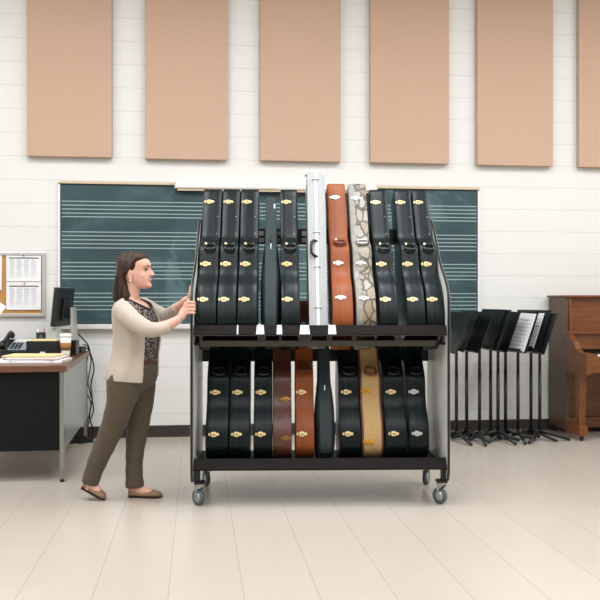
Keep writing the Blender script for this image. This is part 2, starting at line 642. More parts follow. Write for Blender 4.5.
# ------------------------------------------------------------------ the room
XL, XR, YB, CH = -4.2, 6.4, -5.5, 4.3
struct(MB().box((XL, YB, -0.06), (XR, WY, 0)).build('floor', M['floor']))
struct(MB().box((XL, WY, -0.06), (XR, WY + 0.15, CH)).build('wall_back', M['wall']))
struct(MB().box((XL - 0.15, YB, -0.06), (XL, WY + 0.15, CH)).build('wall_left', M['plain_wall']))
struct(MB().box((XR, YB, -0.06), (XR + 0.15, WY + 0.15, CH)).build('wall_right', M['plain_wall']))
struct(MB().box((XL - 0.15, YB - 0.15, -0.06), (XR + 0.15, YB, CH)).build('wall_front', M['plain_wall']))
struct(MB().box((XL - 0.15, YB - 0.15, CH), (XR + 0.15, WY + 0.15, CH + 0.1)).build('ceiling', M['ceiling']))
bb = MB()
bb.prism([(WY - 0.012, 0.0), (WY, 0.0), (WY, 0.102), (WY - 0.007, 0.102), (WY - 0.009, 0.02)], 'x', XL, XR)
struct(bb.build('baseboard_back', M['rubber_base']))

# lamps: unseen ceiling fixtures in rows; row behind the camera is added front fill
for ix in range(5):
    for iy in range(-1, 3):
        ld = bpy.data.lights.new('ceiling_and_fill_lamp', 'AREA')
        ld.shape = 'RECTANGLE'
        ld.size, ld.size_y = 0.6, 1.2
        ld.energy = (26, 38, 50, 20)[iy]
        ld.color = (0.94, 0.96, 1.0)
        lo = bpy.data.objects.new('ceiling_and_fill_lamp', ld)
        lo.location = (-2.9 + ix * 2.0, 0.7 + iy * 2.1, CH - 0.02)
        COL.objects.link(lo)

# ------------------------------------------------------------------ acoustic panels
panel_labels = [
    'tan fabric acoustic panel on the wall above the cork board',
    'tan fabric acoustic panel above the woman\'s head',
    'tan fabric acoustic panel above the black cases and the silver case',
    'tan fabric acoustic panel above the snakeskin case and its black neighbours',
    'tan fabric acoustic panel above the music stands, past the chalkboard\'s end',
    'tan fabric acoustic panel above the piano, cut by the picture edge']
for i, (xa, xb, yb) in enumerate(((27, 112, 156), (145, 227.5, 158.7), (260, 340.5, 160.5), (370, 448.5, 162.5), (477, 552.5, 165), (578.5, 652, 167))):
    pa, pb = at_plane(xa, yb, WY - 0.055), at_plane(xb, yb, WY - 0.055)
    w, zb = pb.x - pa.x, pa.z
    if i == 5: w = w0
    w0 = w
    bx = MB().box((0, -0.055, 0), (w, 0, 4.0 - zb), bev=0.006)
    o = bx.build('acoustic_panel', M['panel_fabric'], loc=(pa.x, WY - 0.014, zb))
    tag(o, panel_labels[i], 'acoustic panel', 'fabric panels along the top of the wall')

# ------------------------------------------------------------------ chalkboard
def zl(py, Y=WY - 0.03):
    return at_plane(60, py, Y).z
X0, X1 = at_plane(60, 200, WY - 0.03).x, at_plane(478, 200, WY - 0.03).x
zt, zb = zl(184), zl(325.6)
cb = thing('chalkboard', 'long green chalkboard ruled with music staves behind the instrument cart', 'chalkboard', (X0, WY, zb))
bd = MB().box((0, -0.02, 0), (X1 - X0, 0, zt - zb))
for grp in ((200.9, 204.8, 208.7, 212.8, 216.4), (231.6, 235.5, 239.5, 243.5, 247.6), (262.4, 266.4, 270.4, 274.4, 278.4), (293.3, 297.3, 301.6, 305.6, 309.6)):
    for y in grp:
        z = zl(y) - zb
        bd.box((0.015, -0.0206, z - 0.0042), (X1 - X0 - 0.01, -0.0199, z + 0.0042), mi=1)
bd.build('writing_surface', [M['chalk'], M['staff']], cb)
MB().box((-0.016, -0.03, -0.01), (0, 0, zt - zb + 0.008), bev=0.003).build('side_frame', M['white_paint'], cb)
MB().box((X1 - X0, -0.03, -0.01), (X1 - X0 + 0.016, 0, zt - zb + 0.008), bev=0.003).build('side_frame', M['white_paint'], cb)
mr = MB().box((-0.016, -0.034, zt - zb + 0.006), (X1 - X0 + 0.016, 0, zt - zb + 0.028), bev=0.004)
mr.box((-0.016, -0.03, zt - zb), (X1 - X0 + 0.016, 0, zt - zb + 0.006), mi=1)
mr.build('map_rail', [M['oak_trim'], M['edge_black']], cb)
tr = MB().prism([(-0.075, 0.012), (-0.075, 0.0), (-0.07, -0.028), (0, -0.03), (0, 0.0), (-0.03, 0.0), (-0.066, -0.004), (-0.07, 0.012)], 'x', -0.016, X1 - X0 + 0.016)
tr.build('chalk_tray', M['white_paint'], cb)
# pull-down screen housing hung over the rail
ps0, ps1 = at_plane(176, 184, WY - 0.08), at_plane(376, 184, WY - 0.08)
sc = thing('projection_screen', 'rolled white pull-down screen housing hung above the chalkboard', 'projection screen', (ps0.x, WY, zl(187)))
hs = MB()
L_ = ps1.x - ps0.x
hs.prism([(-0.035, 0.0), (-0.085, 0.0), (-0.092, 0.012), (-0.092, 0.05), (-0.085, 0.06), (-0.035, 0.06)], 'x', 0.0, L_)
hs.build('housing', M['white_paint'], sc)
MB().box((-0.012, -0.095, -0.004), (0.0, -0.03, 0.064), bev=0.003).build('end_cap', M['light_grey'], sc)
MB().box((L_, -0.095, -0.004), (L_ + 0.012, -0.03, 0.064), bev=0.003).build('end_cap', M['light_grey'], sc)
MB().box((0.01, -0.075, -0.02), (L_ - 0.01, -0.06, 0.0), bev=0.003).build('bottom_bar', M['oak_trim'], sc)

# ------------------------------------------------------------------ cork board with papers
c0, c1 = at_plane(-60, 317, WY - 0.03), at_plane(45.5, 252.5, WY - 0.03)
ck = thing('bulletin_board', 'cork bulletin board in a silver frame above the desk', 'bulletin board', (c0.x, WY, c0.z))
w, h = c1.x - c0.x, c1.z - c0.z
MB().box((0.02, -0.02, 0.02), (w - 0.02, 0, h - 0.02)).build('cork_sheet', M['cork'], ck)
fm = MB()
fm.box((0, -0.03, 0), (w, 0, 0.028), bev=0.004).box((0, -0.03, h - 0.028), (w, 0, h), bev=0.004)
fm.box((0, -0.03, 0.02), (0.028, 0, h - 0.02), bev=0.004).box((w - 0.028, -0.03, 0.02), (w, 0, h - 0.02), bev=0.004)
fm.build('frame', M['alu'], ck)


def wall_sheet(xa, ya, xb, yb, label, cols=4, slant=0.0, dy=0.024):
    a, b = at_plane(xa, yb, WY - dy), at_plane(xb, ya, WY - dy)
    W, H = b.x - a.x, b.z - a.z
    m = MB()
    # sheet bows away from the board a little
    n = 6
    rings = []
    for i in range(n + 1):
        t = i / n
        y = -0.004 * (1 - t) ** 2
        rings.append([Vector((0, y, H * t)), Vector((W, y - 0.002 * (1 - t), H * t)), Vector((W, y + 0.0008, H * t)), Vector((0, y + 0.0018, H * t))])
    m.loft(rings, smooth=False)
    m.box((W * 0.08, -0.0022, H * 0.83), (W * 0.93, -0.0004, H * 0.87), mi=1)
    for r in range(13):
        z = H * (0.78 - r * 0.052)
        for c in range(cols):
            x0 = W * (0.09 + c * 0.84 / cols)
            m.box((x0, -0.0052, z), (x0 + W * 0.84 / cols * random.uniform(0.55, 0.85), -0.0004, z + 0.003), mi=2)
    o = m.build('paper_sheet', [M['paper'], M['ink'], M['ink_light']], loc=(a.x, WY - dy, a.z), rot=(0, slant, 0))
    tag(o, label, 'paper', 'printed sheets pinned to the cork board')
    return o


wall_sheet(6.3, 254, 41, 281.3, 'upper printed table sheet pinned on the cork board', dy=0.026)
wall_sheet(6.3, 282, 41, 309.8, 'lower printed table sheet pinned below another on the cork board', dy=0.026)
wall_sheet(-34, 254, 1.8, 290, 'printed sheet on the cork board cut by the picture edge', dy=0.026)
for (px, py, lab) in ((23.8, 255.6, 'dark push pin holding the upper sheet on the cork board'), (24.5, 283.3, 'dark push pin holding the lower sheet on the cork board')):
    p = at_plane(px, py, WY - 0.03)
    pn = MB().lathe([(0.002, 0.0), (0.005, -0.002), (0.0035, -0.008), (0.006, -0.014), (0.002, -0.016)], (0, 0, 0), 12, axis='y').build('push_pin', M['black_plastic'], loc=(p.x, WY - 0.027, p.z))
    tag(pn, lab, 'push pin', 'push pins on the cork board')

# ------------------------------------------------------------------ the instrument cart
THC = TH - radians(1.66)
CU = Vector((cos(THC), -sin(THC), 0))
CV = Vector((sin(THC), cos(THC), 0))
D0 = 4.99
CO = at_depth(320.2, 300, D0)
CO.z = 0


def cart(u, v, z):
    return CO + CU * u + CV * v + Vector((0, 0, z))


def u_of(px, v):
    """the cart's u where the sight line through column px crosses the plane at depth v"""
    r = (px - 300) / F
    dx, dy = r * CT + ST, CT - r * ST
    # (t*d - CO).CV = v
    d = Vector((dx, dy, 0))
    t = (v + CO.dot(CV)) / d.dot(CV)
    return (d * t - CO).dot(CU)


def z_of(py, v):
    d = CO.dot(Vector((ST, CT, 0))) + v * cos(radians(1.66))
    return CAMZ - (py - 300) / F * d


UL, UR = u_of(190.0, 0.0), u_of(450.3, 0.0)
PT = 0.018
ROTC = (0, 0, -THC)
ct = thing('instrument_cart', 'two-tier rolling rack loaded with guitar cases, pushed by a woman', 'cart', CO, ROTC)
# side panels: (v, z) outline
def side_outline():
    front = [(0.03, 0.145), (0.012, 0.17), (0.0, 0.22), (0.0, 0.4), (0.0, 0.8), (0.0, 1.08), (0.0, 1.19), (0.025, 1.26), (0.087, 1.318), (0.175, 1.37), (0.265, 1.43), (0.325, 1.49), (0.385, 1.56), (0.46, 1.635), (0.535, 1.695), (0.565, 1.712)]
    back = [(0.62, 1.715), (0.67, 1.69), (0.685, 1.64), (0.67, 1.5), (0.66, 1.2), (0.655, 0.8), (0.65, 0.25), (0.63, 0.17), (0.60, 0.145)]
    under = [(0.55, 0.15), (0.50, 0.19), (0.12, 0.19), (0.08, 0.15)]
    return front + back + under


def dense(o, n=4):
    out = []
    m = len(o)
    for i in range(m):
        p0, p1, p2, p3 = o[i - 1], o[i], o[(i + 1) % m], o[(i + 2) % m]
        for k in range(n):
            t = k / n
            q = []
            for a in range(2):
                q.append(0.5 * (2 * p1[a] + (p2[a] - p0[a]) * t + (2 * p0[a] - 5 * p1[a] + 4 * p2[a] - p3[a]) * t * t + (3 * p1[a] - p0[a] - 3 * p2[a] + p3[a]) * t ** 3))
            out.append(tuple(q))
    return out


so = dense(side_outline(), 3)
for ua in (UL, UR - PT):
    MB().prism(so, 'x', ua + 0.001, ua + PT - 0.001).build('side_panel', M['laminate'], ct)
    eb = MB()
    ring = [Vector((ua + PT / 2, q[0], q[1])) for q in so]
    ins = inset_outline(so, 0.004)
    outs = inset_outline(so, -0.005)
    n = len(so)
    sect = [(ins, 0.0), (ins, PT), (outs, PT * 0.8), (outs, PT * 0.2)]
    for a in range(4):
        (oa, ha), (ob, hb) = sect[a], sect[(a + 1) % 4]
        vs = [Vector((ua + ha, q[0], q[1])) for q in oa] + [Vector((ua + hb, q[0], q[1])) for q in ob]
        eb.add(vs, [(i, (i + 1) % n, n + (i + 1) % n, n + i) for i in range(n)], 0, False)
    e = eb.build('edge_band', M['edge_black'], ct)
    e['label'] = 'black rubber edging'
# inner limits
IL, IR = UL + PT, UR - PT
# lower shelf
ZS = z_of(468.8, 0.0)
zq_a, zq_b = z_of(469.3, 0.0), z_of(457.9, 0.05)
MB().box((IL + 0.001, 0.054, ZS - 0.012), (IR - 0.001, 0.63, ZS), bev=0.002).build('lower_shelf', M['shelf'], ct)
MB().prism([(0.0, zq_a - 0.006), (0.052, zq_a - 0.006), (0.052, zq_b - 0.004), (0.050, zq_b), (0.043, zq_b), (0.0, zq_a + 0.003)], 'x', IL + 0.001, IR - 0.001).build('front_lip', M['shelf'], ct)
MB().box((IL + 0.05, 0.38, ZS - 0.05), (IR - 0.05, 0.43, ZS - 0.0125)).build('under_beam', M['bronze'], ct)
# upper tray: sloping lip, floor, apron with slots
zl0, zl1 = z_of(334.8, 0.0), z_of(325.3, 0.035)
lip = MB().prism([(0.0, zl0 - 0.004), (0.006, zl0 - 0.006), (0.034, zl1 - 0.012), (0.038, zl1), (0.030, zl1 + 0.001), (0.0, zl0 + 0.004)], 'x', IL + 0.001, IR - 0.001)
lip.build('front_lip', M['shelf'], ct)
MB().box((IL + 0.001, -0.0015, zl0 - 0.0055), (IR - 0.001, 0.0045, zl0 - 0.0015)).build('lip_strip', M['bronze'], ct)
ZT = z_of(341.5, 0.18)
za0, za1 = z_of(346.3, 0.05), z_of(340.6, 0.05)
ap = MB()
aul, aur = u_of(199, 0.05), u_of(438, 0.05)
ap.prism([(aul + 0.01, za0), (aur - 0.03, za0), (aur, za1), (aul, za1)], 'y', 0.045, 0.06)
for px, wd in ((201, 1.4), (262, 3.0), (280.3, 1.1), (304.8, 5.5), (329.5, 2.2), (354.6, 1.6), (397.7, 2.6), (439, 1.2)):
    u = u_of(px, 0.05)
    hw = wd * 5.05 / F
    ap.prism([(u - hw, za1 - 0.002), (u + hw, za1 - 0.002), (u + hw * 1.5, zl0 - 0.003), (u - hw * 1.5, zl0 - 0.003)], 'y', 0.045, 0.058)
ap.build('slotted_apron', M['bronze'], ct)
MB().box((IL + 0.001, 0.05, ZT - 0.014), (IR - 0.001, 0.56, ZT), bev=0.002).build('upper_shelf', M['shelf'], ct)
for px, wd in ((260.2, 4.2), (279.4, 2.9), (304.8, 5.3), (332.3, 4.2), (237.5, 0.8)):  # pale slabs imitate light reflected in the lip between the cases
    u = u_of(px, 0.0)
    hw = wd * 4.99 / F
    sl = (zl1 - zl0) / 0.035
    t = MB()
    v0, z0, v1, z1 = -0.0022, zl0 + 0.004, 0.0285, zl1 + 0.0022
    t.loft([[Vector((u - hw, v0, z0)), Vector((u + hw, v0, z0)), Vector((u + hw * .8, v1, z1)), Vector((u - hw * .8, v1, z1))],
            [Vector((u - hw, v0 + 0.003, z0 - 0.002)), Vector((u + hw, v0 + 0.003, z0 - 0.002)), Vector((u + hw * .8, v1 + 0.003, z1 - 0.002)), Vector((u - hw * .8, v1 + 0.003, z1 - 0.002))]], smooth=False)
    t.build('lip_reflection', M['lip_glint'], ct)
# rails behind the cases
vr = 0.655
zr0, zr1 = z_of(244.3, vr), z_of(228.8, vr)
MB().box((IL, vr, zr0), (IR, vr + 0.022, zr1), bev=0.003).build('back_rail', M['black_metal'], ct)
for px in (261.5, 279.6, 304.4):
    for py in (233.6, 240.3):
        p = u_of(px, vr)
        z = z_of(py, vr)
        MB().box((p - 0.0165, vr - 0.004, z - 0.015), (p + 0.0165, vr - 0.0005, z + 0.015), bev=0.002).build('label_plate', M['white_paint'] if py < 236 else M['light_grey'], ct)
vq = 0.63
zq0, zq1 = z_of(361.3, vq), z_of(348.8, vq)
MB().box((IL, vq, zq0), (IR, vq + 0.02, zq1), bev=0.003).build('lower_rail', M['black_metal'], ct)
for px in (209.8, 421.2):
    p = u_of(px, vq)
    MB().ball((p, vq, z_of(353.8, vq)), (0.006, 0.004, 0.006), 10).build('bolt', M['silver'], ct)
for ua, sg in ((IL, 1), (IR, -1)):
    for z in (z_of(368, 0.5), z_of(377.5, 0.5), z_of(410, 0.5)):
        MB().lathe([(0.006, 0), (0.004, sg * 0.0015)], (ua, 0.48, z), 10, axis='x').build('peg_hole', M['black_plastic'], ct)
# casters with brackets
for ua, sg in ((UL + 0.05, 1), (UR - 0.04, -1)):
    for vv in (0.06, 0.585):
        bk = MB()
        bk.box((ua - 0.03, vv - 0.035, 0.128), (ua + 0.03, vv + 0.035, 0.142), bev=0.003)
        bk.box((ua - 0.022 - sg * 0.018, vv - 0.02, 0.142), (ua + 0.022 - sg * 0.018, vv + 0.02, ZS - 0.0125), bev=0.003)
        c = bk.build('caster_bracket', M['black_metal'], ct)
        root = thing('caster', '', '', (ua, vv, 0))
        for k in ('label', 'category'): del root[k]
        root.parent = ct
        root.rotation_euler = (0, 0, radians(42) if vv < .3 else radians(24 * sg))
        wr = 0.047
        wh = MB().lathe([(0.018, -0.013), (0.030, -0.013), (wr - 0.006, -0.0155), (wr, -0.010), (wr, 0.010), (wr - 0.006, 0.0155), (0.030, 0.013), (0.018, 0.013)], (0, 0.012, wr), 28, axis='x')
        wh.build('wheel', M['grey_rubber'], root)
        MB().lathe([(0.006, -0.0185), (0.018, -0.0172), (0.030, -0.0155), (0.030, 0.0155), (0.018, 0.0172), (0.006, 0.0185)], (0, 0.012, wr), 20, axis='x').build('hub', M['steel'], root)
        fk = MB()
        for sx in (-1, 1):
            fk.prism([(0.007, 0.040), (0.017, 0.040), (0.018, 0.09), (0.016, 0.118), (-0.02, 0.118), (-0.016, 0.104), (0.002, 0.088)], 'x', sx * 0.0205 - 0.0015, sx * 0.0205 + 0.0015)
        fk.box((-0.022, -0.022, 0.115), (0.022, 0.024, 0.128), bev=0.003)
        fk.build('fork', M['steel'], root)

# ------------------------------------------------------------------ instrument cases
UP_TAB = [(0.0, 0.115), (0.02, 0.150), (0.06, 0.178), (0.12, 0.196), (0.20, 0.200), (0.28, 0.186), (0.34, 0.160), (0.395, 0.140), (0.44, 0.138), (0.50, 0.150), (0.555, 0.156), (0.60, 0.145), (0.64, 0.118), (0.675, 0.096), (0.72, 0.088), (0.85, 0.085), (0.96, 0.084), (1.0, 0.084)]
LO_TAB = [(0.0, 0.110), (0.02, 0.150), (0.06, 0.178), (0.13, 0.194), (0.19, 0.190), (0.25, 0.168), (0.31, 0.143), (0.36, 0.137), (0.42, 0.147), (0.47, 0.152), (0.51, 0.142), (0.56, 0.115), (0.60, 0.094), (0.65, 0.086), (1.0, 0.084)]


def case_outline(tab, L, n=46):
    fr, bk = [], []
    for i in range(n + 1):
        s = L * i / n
        if i == 0: s = 0.0
        w = interp(tab, s)
        fr.append((-w, s))
        bk.append((w, s))
    # rounded bottom corner comes from the table; soften the top end
    fr[-1] = (fr[-1][0] + 0.012, fr[-1][1])
    bk[-1] = (bk[-1][0] - 0.012, bk[-1][1])
    return fr + bk[::-1]


def surf(tab, s):
    w = interp(tab, s)
    dw = (interp(tab, s + 0.004) - interp(tab, s - 0.004)) / 0.008
    return -w, atan2(dw, 1.0)      # front surface y and its tilt


def solve_s(py, tab, v, z, lean, front=True):
    """distance along a leaning case at which its front shows at row py"""
    lo, hi = 0.0, 1.6
    for _ in range(50):
        s = (lo + hi) / 2
        w = interp(tab, s)
        vv, zz_ = v + s * sin(lean) - w * cos(lean), z + s * cos(lean) + w * sin(lean)
        d = CO.dot(Vector((ST, CT, 0))) + vv * cos(radians(1.66))
        if 300 - (zz_ - CAMZ) / d * F > py:
            lo = s
        else:
            hi = s
    return s


def latch_mesh(mi=0, sc=1.0):
    """three-lobed hasp plate with a raised hinged tongue"""
    m = MB()
    prof = [(-0.0325, 0.0), (-0.031, 0.006), (-0.026, 0.0095), (-0.020, 0.0085), (-0.016, 0.0095), (-0.011, 0.0145), (0.0, 0.0165), (0.011, 0.0145), (0.016, 0.0095), (0.020, 0.0085), (0.026, 0.0095), (0.031, 0.006), (0.0325, 0.0)]
    out = [(x * sc, z * sc) for x, z in prof] + [(x * sc, -z * sc) for x, z in prof[::-1][1:-1]]
    m.prism(out, 'y', -0.005, 0.0, inset=0.0015)
    m.box((-0.013 * sc, -0.010, -0.0075 * sc), (0.018 * sc, -0.0045, 0.0075 * sc), bev=0.003)
    m.box((-0.006 * sc, -0.0112, -0.0035 * sc), (0.010 * sc, -0.0098, 0.0035 * sc), 1)
    m.cyl((-0.018 * sc, -0.006, -0.008 * sc), (-0.018 * sc, -0.006, 0.008 * sc), 0.003, 12, 1)
    return m


def loop_handle_parts(root, y, s, tl, x, m_loop, m_ring):
    """a padded loop hanging from two rings on the front edge of a case"""
    R = (tl, 0, 0)
    pts = []
    n = 22
    for k in range(n):
        a = 2 * pi * k / n
        pts.append((0.032 * cos(a) * (1 + .1 * abs(sin(2 * a))), -0.014 - 0.008 * sin(-a), -0.006 + 0.027 * sin(a) * (1 + .1 * abs(sin(2 * a)))))
    MB().tube(pts, [0.0055 if sin(2 * pi * k / n) > -0.2 else 0.0090 for k in range(n)], 8, closed=True).build('handle', m_loop, root, loc=(x, y, s), rot=R)
    for sx in (-1, 1):
        MB().box((sx * 0.024 - 0.006, -0.014, 0.012), (sx * 0.024 + 0.006, 0.0, 0.027), bev=0.002).build('handle_mount', m_ring if sx < 0 else m_loop, root, loc=(x, y, s), rot=R)


def guitar_case(label, group, width, px, v, z, lean, tab, L, body, latch, latches, handle=None, seam=0.30, seam_mat=None, binding=None, rivets=None, name='guitar_case', handle_mats=None, latch_x=None, row='up', front_v=0.05, cat='guitar case'):
    u = u_of(px, front_v)
    root = thing(name, label, cat, cart(u, v, z), (-lean, 0, -THC), group)
    out = case_outline(tab, L)
    hw = width / 2
    r = 0.010
    m = MB()
    ins = inset_outline(out, r)
    ins2 = inset_outline(out, r * 0.3)
    rings = []
    for o_, x in ((ins, -hw), (ins2, -hw + r * 0.3), (out, -hw + r), (out, -hw * .33), (out, hw * .33), (out, hw - r), (ins2, hw - r * 0.3), (ins, hw)):
        rings.append([Vector((x, q[0], q[1])) for q in o_])
    m.loft(rings, 0, True, smooth=True)
    m.build('shell', body, root, sharp=radians(38))
    # lid seam: a raised valance all round
    xs = -hw + width * seam
    s1 = inset_outline(out, -0.0016)
    sm = MB()
    rr = [[Vector((xs - 0.002, q[0], q[1])) for q in inset_outline(out, 0.001)], [Vector((xs - 0.001, q[0], q[1])) for q in s1], [Vector((xs + 0.001, q[0], q[1])) for q in s1], [Vector((xs + 0.002, q[0], q[1])) for q in inset_outline(out, 0.001)]]
    sm.loft(rr, 0, False, smooth=True)
    sm.build('lid_seam', seam_mat or M['black_seam'], root)
    if binding:
        for sx in (-1, 1):
            bm_ = MB()
            e = inset_outline(out, -0.0022)
            i_ = inset_outline(out, 0.004)
            x0, x1 = sx * hw * 0.82, sx * (hw + 0.001)
            bm_.loft([[Vector((x0, q[0], q[1])) for q in out], [Vector((x0 + sx * .002, q[0], q[1])) for q in e], [Vector((x1 - sx * .003, q[0], q[1])) for q in e], [Vector((x1, q[0], q[1])) for q in i_]], 0, False, smooth=True)
            bm_.build('edge_binding', binding, root)
    lx = xs + 0.004 if latch_x is None else latch_x
    for s in latches:
        y, tl = surf(tab, s)
        la = latch_mesh()
        lo_ = la.build('latch', [latch, M['dark_gold'] if latch not in (M['silver'], M['steel']) else M['steel']], root, loc=(lx, y, s), rot=(tl, 0, 0), sharp=radians(40))
    if handle is not None:
        y, tl = surf(tab, handle)
        hm = handle_mats or (M['black_plastic'], M['gold'])
        loop_handle_parts(root, y, handle, tl * 0.5, 0.004, hm[0], hm[1])
    for (rx, s) in rivets or []:
        y, tl = surf(tab, s)
        MB().ball((0, 0, 0), (0.0042, 0.0025, 0.0028), 8).build('rivet', M['silver'], root, loc=(rx * hw, y, s), rot=(tl, 0, 0))
    return root


LEAN_U = radians(30)
LEAN_L = radians(17)
V_UP = 0.180
PXM = 5.035 / F
ZUP = ZT + 0.004
FL = lambda v: [(0.0, v), (2.0, v)]
SU = lambda py: solve_s(py, UP_TAB, V_UP, ZUP, LEAN_U)
L_UP = SU(188.3)
S_UP = [SU(202), SU(263.8), SU(299.2)]
upb = 'black guitar cases on the upper shelf'
riv = [(0.62, SU(216.5)), (0.62, SU(233.5))]
ups = [
    (195.3, 216.0, 'black hardshell guitar case on the upper shelf, first from the woman'),
    (216.8, 236.2, 'black hardshell guitar case on the upper shelf, second from the woman'),
    (237.0, 257.3, 'black hardshell guitar case, third from the woman, beside the slim fabric case, upper shelf'),
    (281.0, 300.0, 'black hardshell guitar case between the slim fabric case and the silver case, upper shelf'),
    (379.7, 399.0, 'black hardshell guitar case standing next to the snakeskin case, upper shelf'),
    (407.2, 426.3, 'black hardshell guitar case on the upper shelf, last but one from the music stands'),
    (427.2, 445.3, 'black hardshell guitar case at the upper shelf end nearest the music stands'),
]
for a, b, lab in ups:
    guitar_case(lab, upb, (b - a) * PXM - 0.001, (a + b) / 2, V_UP, ZT + 0.002, LEAN_U, UP_TAB, L_UP, M['black_case'], M['gold'], S_UP, handle=SU(247), rivets=riv, seam=0.30)
# the tall leather case and the snakeskin case
L_OR = SU(182.3)
guitar_case('tan leather guitar case standing beside the silver case, upper shelf', None, 20.4 * PXM, 343.4, V_UP, ZT + 0.002, LEAN_U, UP_TAB, L_OR, M['orange_leather'], M['silver'], [SU(197.3), SU(262.8), SU(297.3)], handle=SU(242.5), seam=0.36, seam_mat=M['orange_low'], handle_mats=(M['oxblood'], M['silver']))
guitar_case('snakeskin print guitar case on the upper shelf', None, 20.0 * PXM, 366.8, V_UP, ZT + 0.002, LEAN_U, UP_TAB, L_OR, M['snake'], M['steel'], [SU(198), SU(263), SU(298)], handle=SU(242.5), seam=0.36, seam_mat=M['snake'], handle_mats=(M['steel'], M['silver']))


def soft_case(label, px_c, wmax, wtop, v, z, lean, L, front_v, shoulders, tags=True):
    u = u_of(px_c, front_v)
    root = thing('fabric_instrument_case', label, 'instrument case', cart(u, v, z), (-lean, 0, -THC))
    prof = [(0.0, 0.12), (0.03, 0.155), (0.10, 0.178), (0.22, 0.18), (0.34, 0.165), (0.46, 0.14), (0.58, 0.115), (0.70, 0.095), (1.0, 0.08)]
    g = wtop / 2
    bul = [(0.0, g * 1.15), (0.03, g + (wmax / 2 - g) * .6), (0.12, g + (wmax / 2 - g) * .95), (0.25, wmax / 2), (0.42, g + (wmax / 2 - g) * .82), (0.56, g + (wmax / 2 - g) * .35), (0.68, g * 1.02), (1.0, g)]
    rings = []
    N = 36
    for i in range(N + 1):
        s = L * i / N
        q = s * shoulders
        w, b = interp(prof, q), interp(bul, q)
        e = 0.012 if i in (0, N) else 0
        w -= e; b -= e * .4
        gg = min(g, b) * (0.93 if i in (0, N) else 1)
        rings.append([Vector(p + (s,)) for p in ((-gg, -w), (gg, -w), (gg * .5 + b * .5, -w * .82), (b, -w * .55), (b, w * .55), (gg, w), (-gg, w), (-b, w * .55), (-b, -w * .55), (-gg * .5 - b * .5, -w * .82))])
    MB().loft(rings, smooth=True).build('shell', M['teal_fabric'], root, sharp=radians(24))
    # piping along both edges of the front gusset
    for sx in (-1, 1):
        MB().tube([(sx * g, -interp(prof, L * i / 24 * shoulders) - 0.001, L * i / 24) for i in range(25)], 0.0022, 6).build('piping', M['black_seam'], root)
    if tags:
        y = -interp(prof, 0.92 * L * shoulders)
        MB().box((0.018, y - 0.004, 0.90 * L), (0.027, y - 0.001, 0.935 * L), bev=0.001).build('tag', M['paper'], root)
    y = -interp(prof, 0.60 * L * shoulders)
    zp = MB().box((-0.004, y - 0.006, 0.565 * L), (0.004, y - 0.002, 0.61 * L), bev=0.0015)
    zp.build('zip_pull', M['steel'], root)
    st = MB()
    st.tube([(0.0, y - 0.004, 0.67 * L), (0.0, y - 0.016, 0.655 * L), (0.0, y - 0.018, 0.625 * L), (0.0, y - 0.006, 0.612 * L)], 0.004, 6)
    st.build('pull_strap', M['black_seam'], root)
    return root


soft_case('slim dark fabric instrument case between black cases on the upper shelf', 270.6, 21.0 * PXM, 11.4 * PXM, 0.20, ZT + 0.002, LEAN_U, SU(193) - 0.02, 0.05, 0.9)

# silver case
def silver_case():
    SS = lambda py: solve_s(py, [(0.0, 0.16), (2.0, 0.16)], 0.24, ZT + 0.002, radians(21))
    L = SS(170.5)
    W = 18.6 * 5.1 / F
    u = u_of(318.8, 0.10)
    root = thing('aluminium_case', 'tall silver aluminium case sticking out above its neighbours on the upper shelf', 'instrument case', cart(u, 0.24, ZT + 0.002), (-radians(21), 0, -THC))
    hd = 0.16
    MB().box((-W / 2, -hd, 0.0), (W / 2, hd, L), bev=0.006).build('shell', M['alu_case'], root)
    for x0, x1 in ((-W / 2 - 0.001, -W / 2 + 0.014), (W / 2 - 0.014, W / 2 + 0.001)):
        MB().box((x0, -hd - 0.003, 0.004), (x1, -hd + 0.012, L - 0.004), bev=0.004).build('edge_profile', M['alu_case'], root)
    e = MB().box((-0.011, -hd - 0.0055, 0.004), (0.007, -hd + 0.002, L + 0.002), bev=0.004)
    e.build('lid_ridge', M['alu_bright'], root)
    for py in (179.3, 232, 266.5, 307.3):
        s = SS(py)
        m = MB().box((-0.024, -hd - 0.009, s - 0.0035), (0.020, -hd - 0.004, s + 0.0035), bev=0.002)
        m.box((-0.010, -hd - 0.013, s - 0.007), (0.006, -hd - 0.008, s + 0.007), bev=0.002)
        m.build('latch', M['steel'], root)
    s = SS(249)
    hb = MB().tube([(-0.002, -hd - 0.001, s + 0.052), (-0.022, -hd - 0.018, s + 0.050), (-0.036, -hd - 0.026, s + 0.036), (-0.038, -hd - 0.026, s), (-0.036, -hd - 0.026, s - 0.036), (-0.022, -hd - 0.018, s - 0.050), (-0.002, -hd - 0.001, s - 0.052)], 0.0085, 8)
    hb.build('handle', M['black_plastic'], root)
    for sx in (-1, 1):
        for z in (0.0, L - 0.03):
            MB().box((sx * W / 2 - 0.012, -hd - 0.005, z), (sx * W / 2 + 0.003 * 1, -hd + 0.03, z + 0.03), bev=0.004).build('corner_cap', M['silver'], root)


silver_case()
# small brown case half hidden behind the gap
rb = thing('small_brown_case', 'brown leather case glimpsed behind the gap between the black and silver cases', 'instrument case', cart(u_of(304.6, 0.43), 0.46, ZT + 0.002), (0, 0, -THC))
W = 12 * 5.4 / F
hz = z_of(301, 0.43) - ZT
MB().box((-W / 2, -0.03, 0), (W / 2, 0.03, hz), bev=0.008).build('shell', M['mid_brown'], rb)
latch_mesh(sc=0.55).build('latch', [M['gold'], M['dark_gold']], rb, loc=(-0.012, -0.031, hz * 0.42))
MB().box((W / 2 - 0.022, -0.032, 0.01), (W / 2 - 0.018, -0.028, hz - 0.01)).build('lid_seam', M['oxblood'], rb)

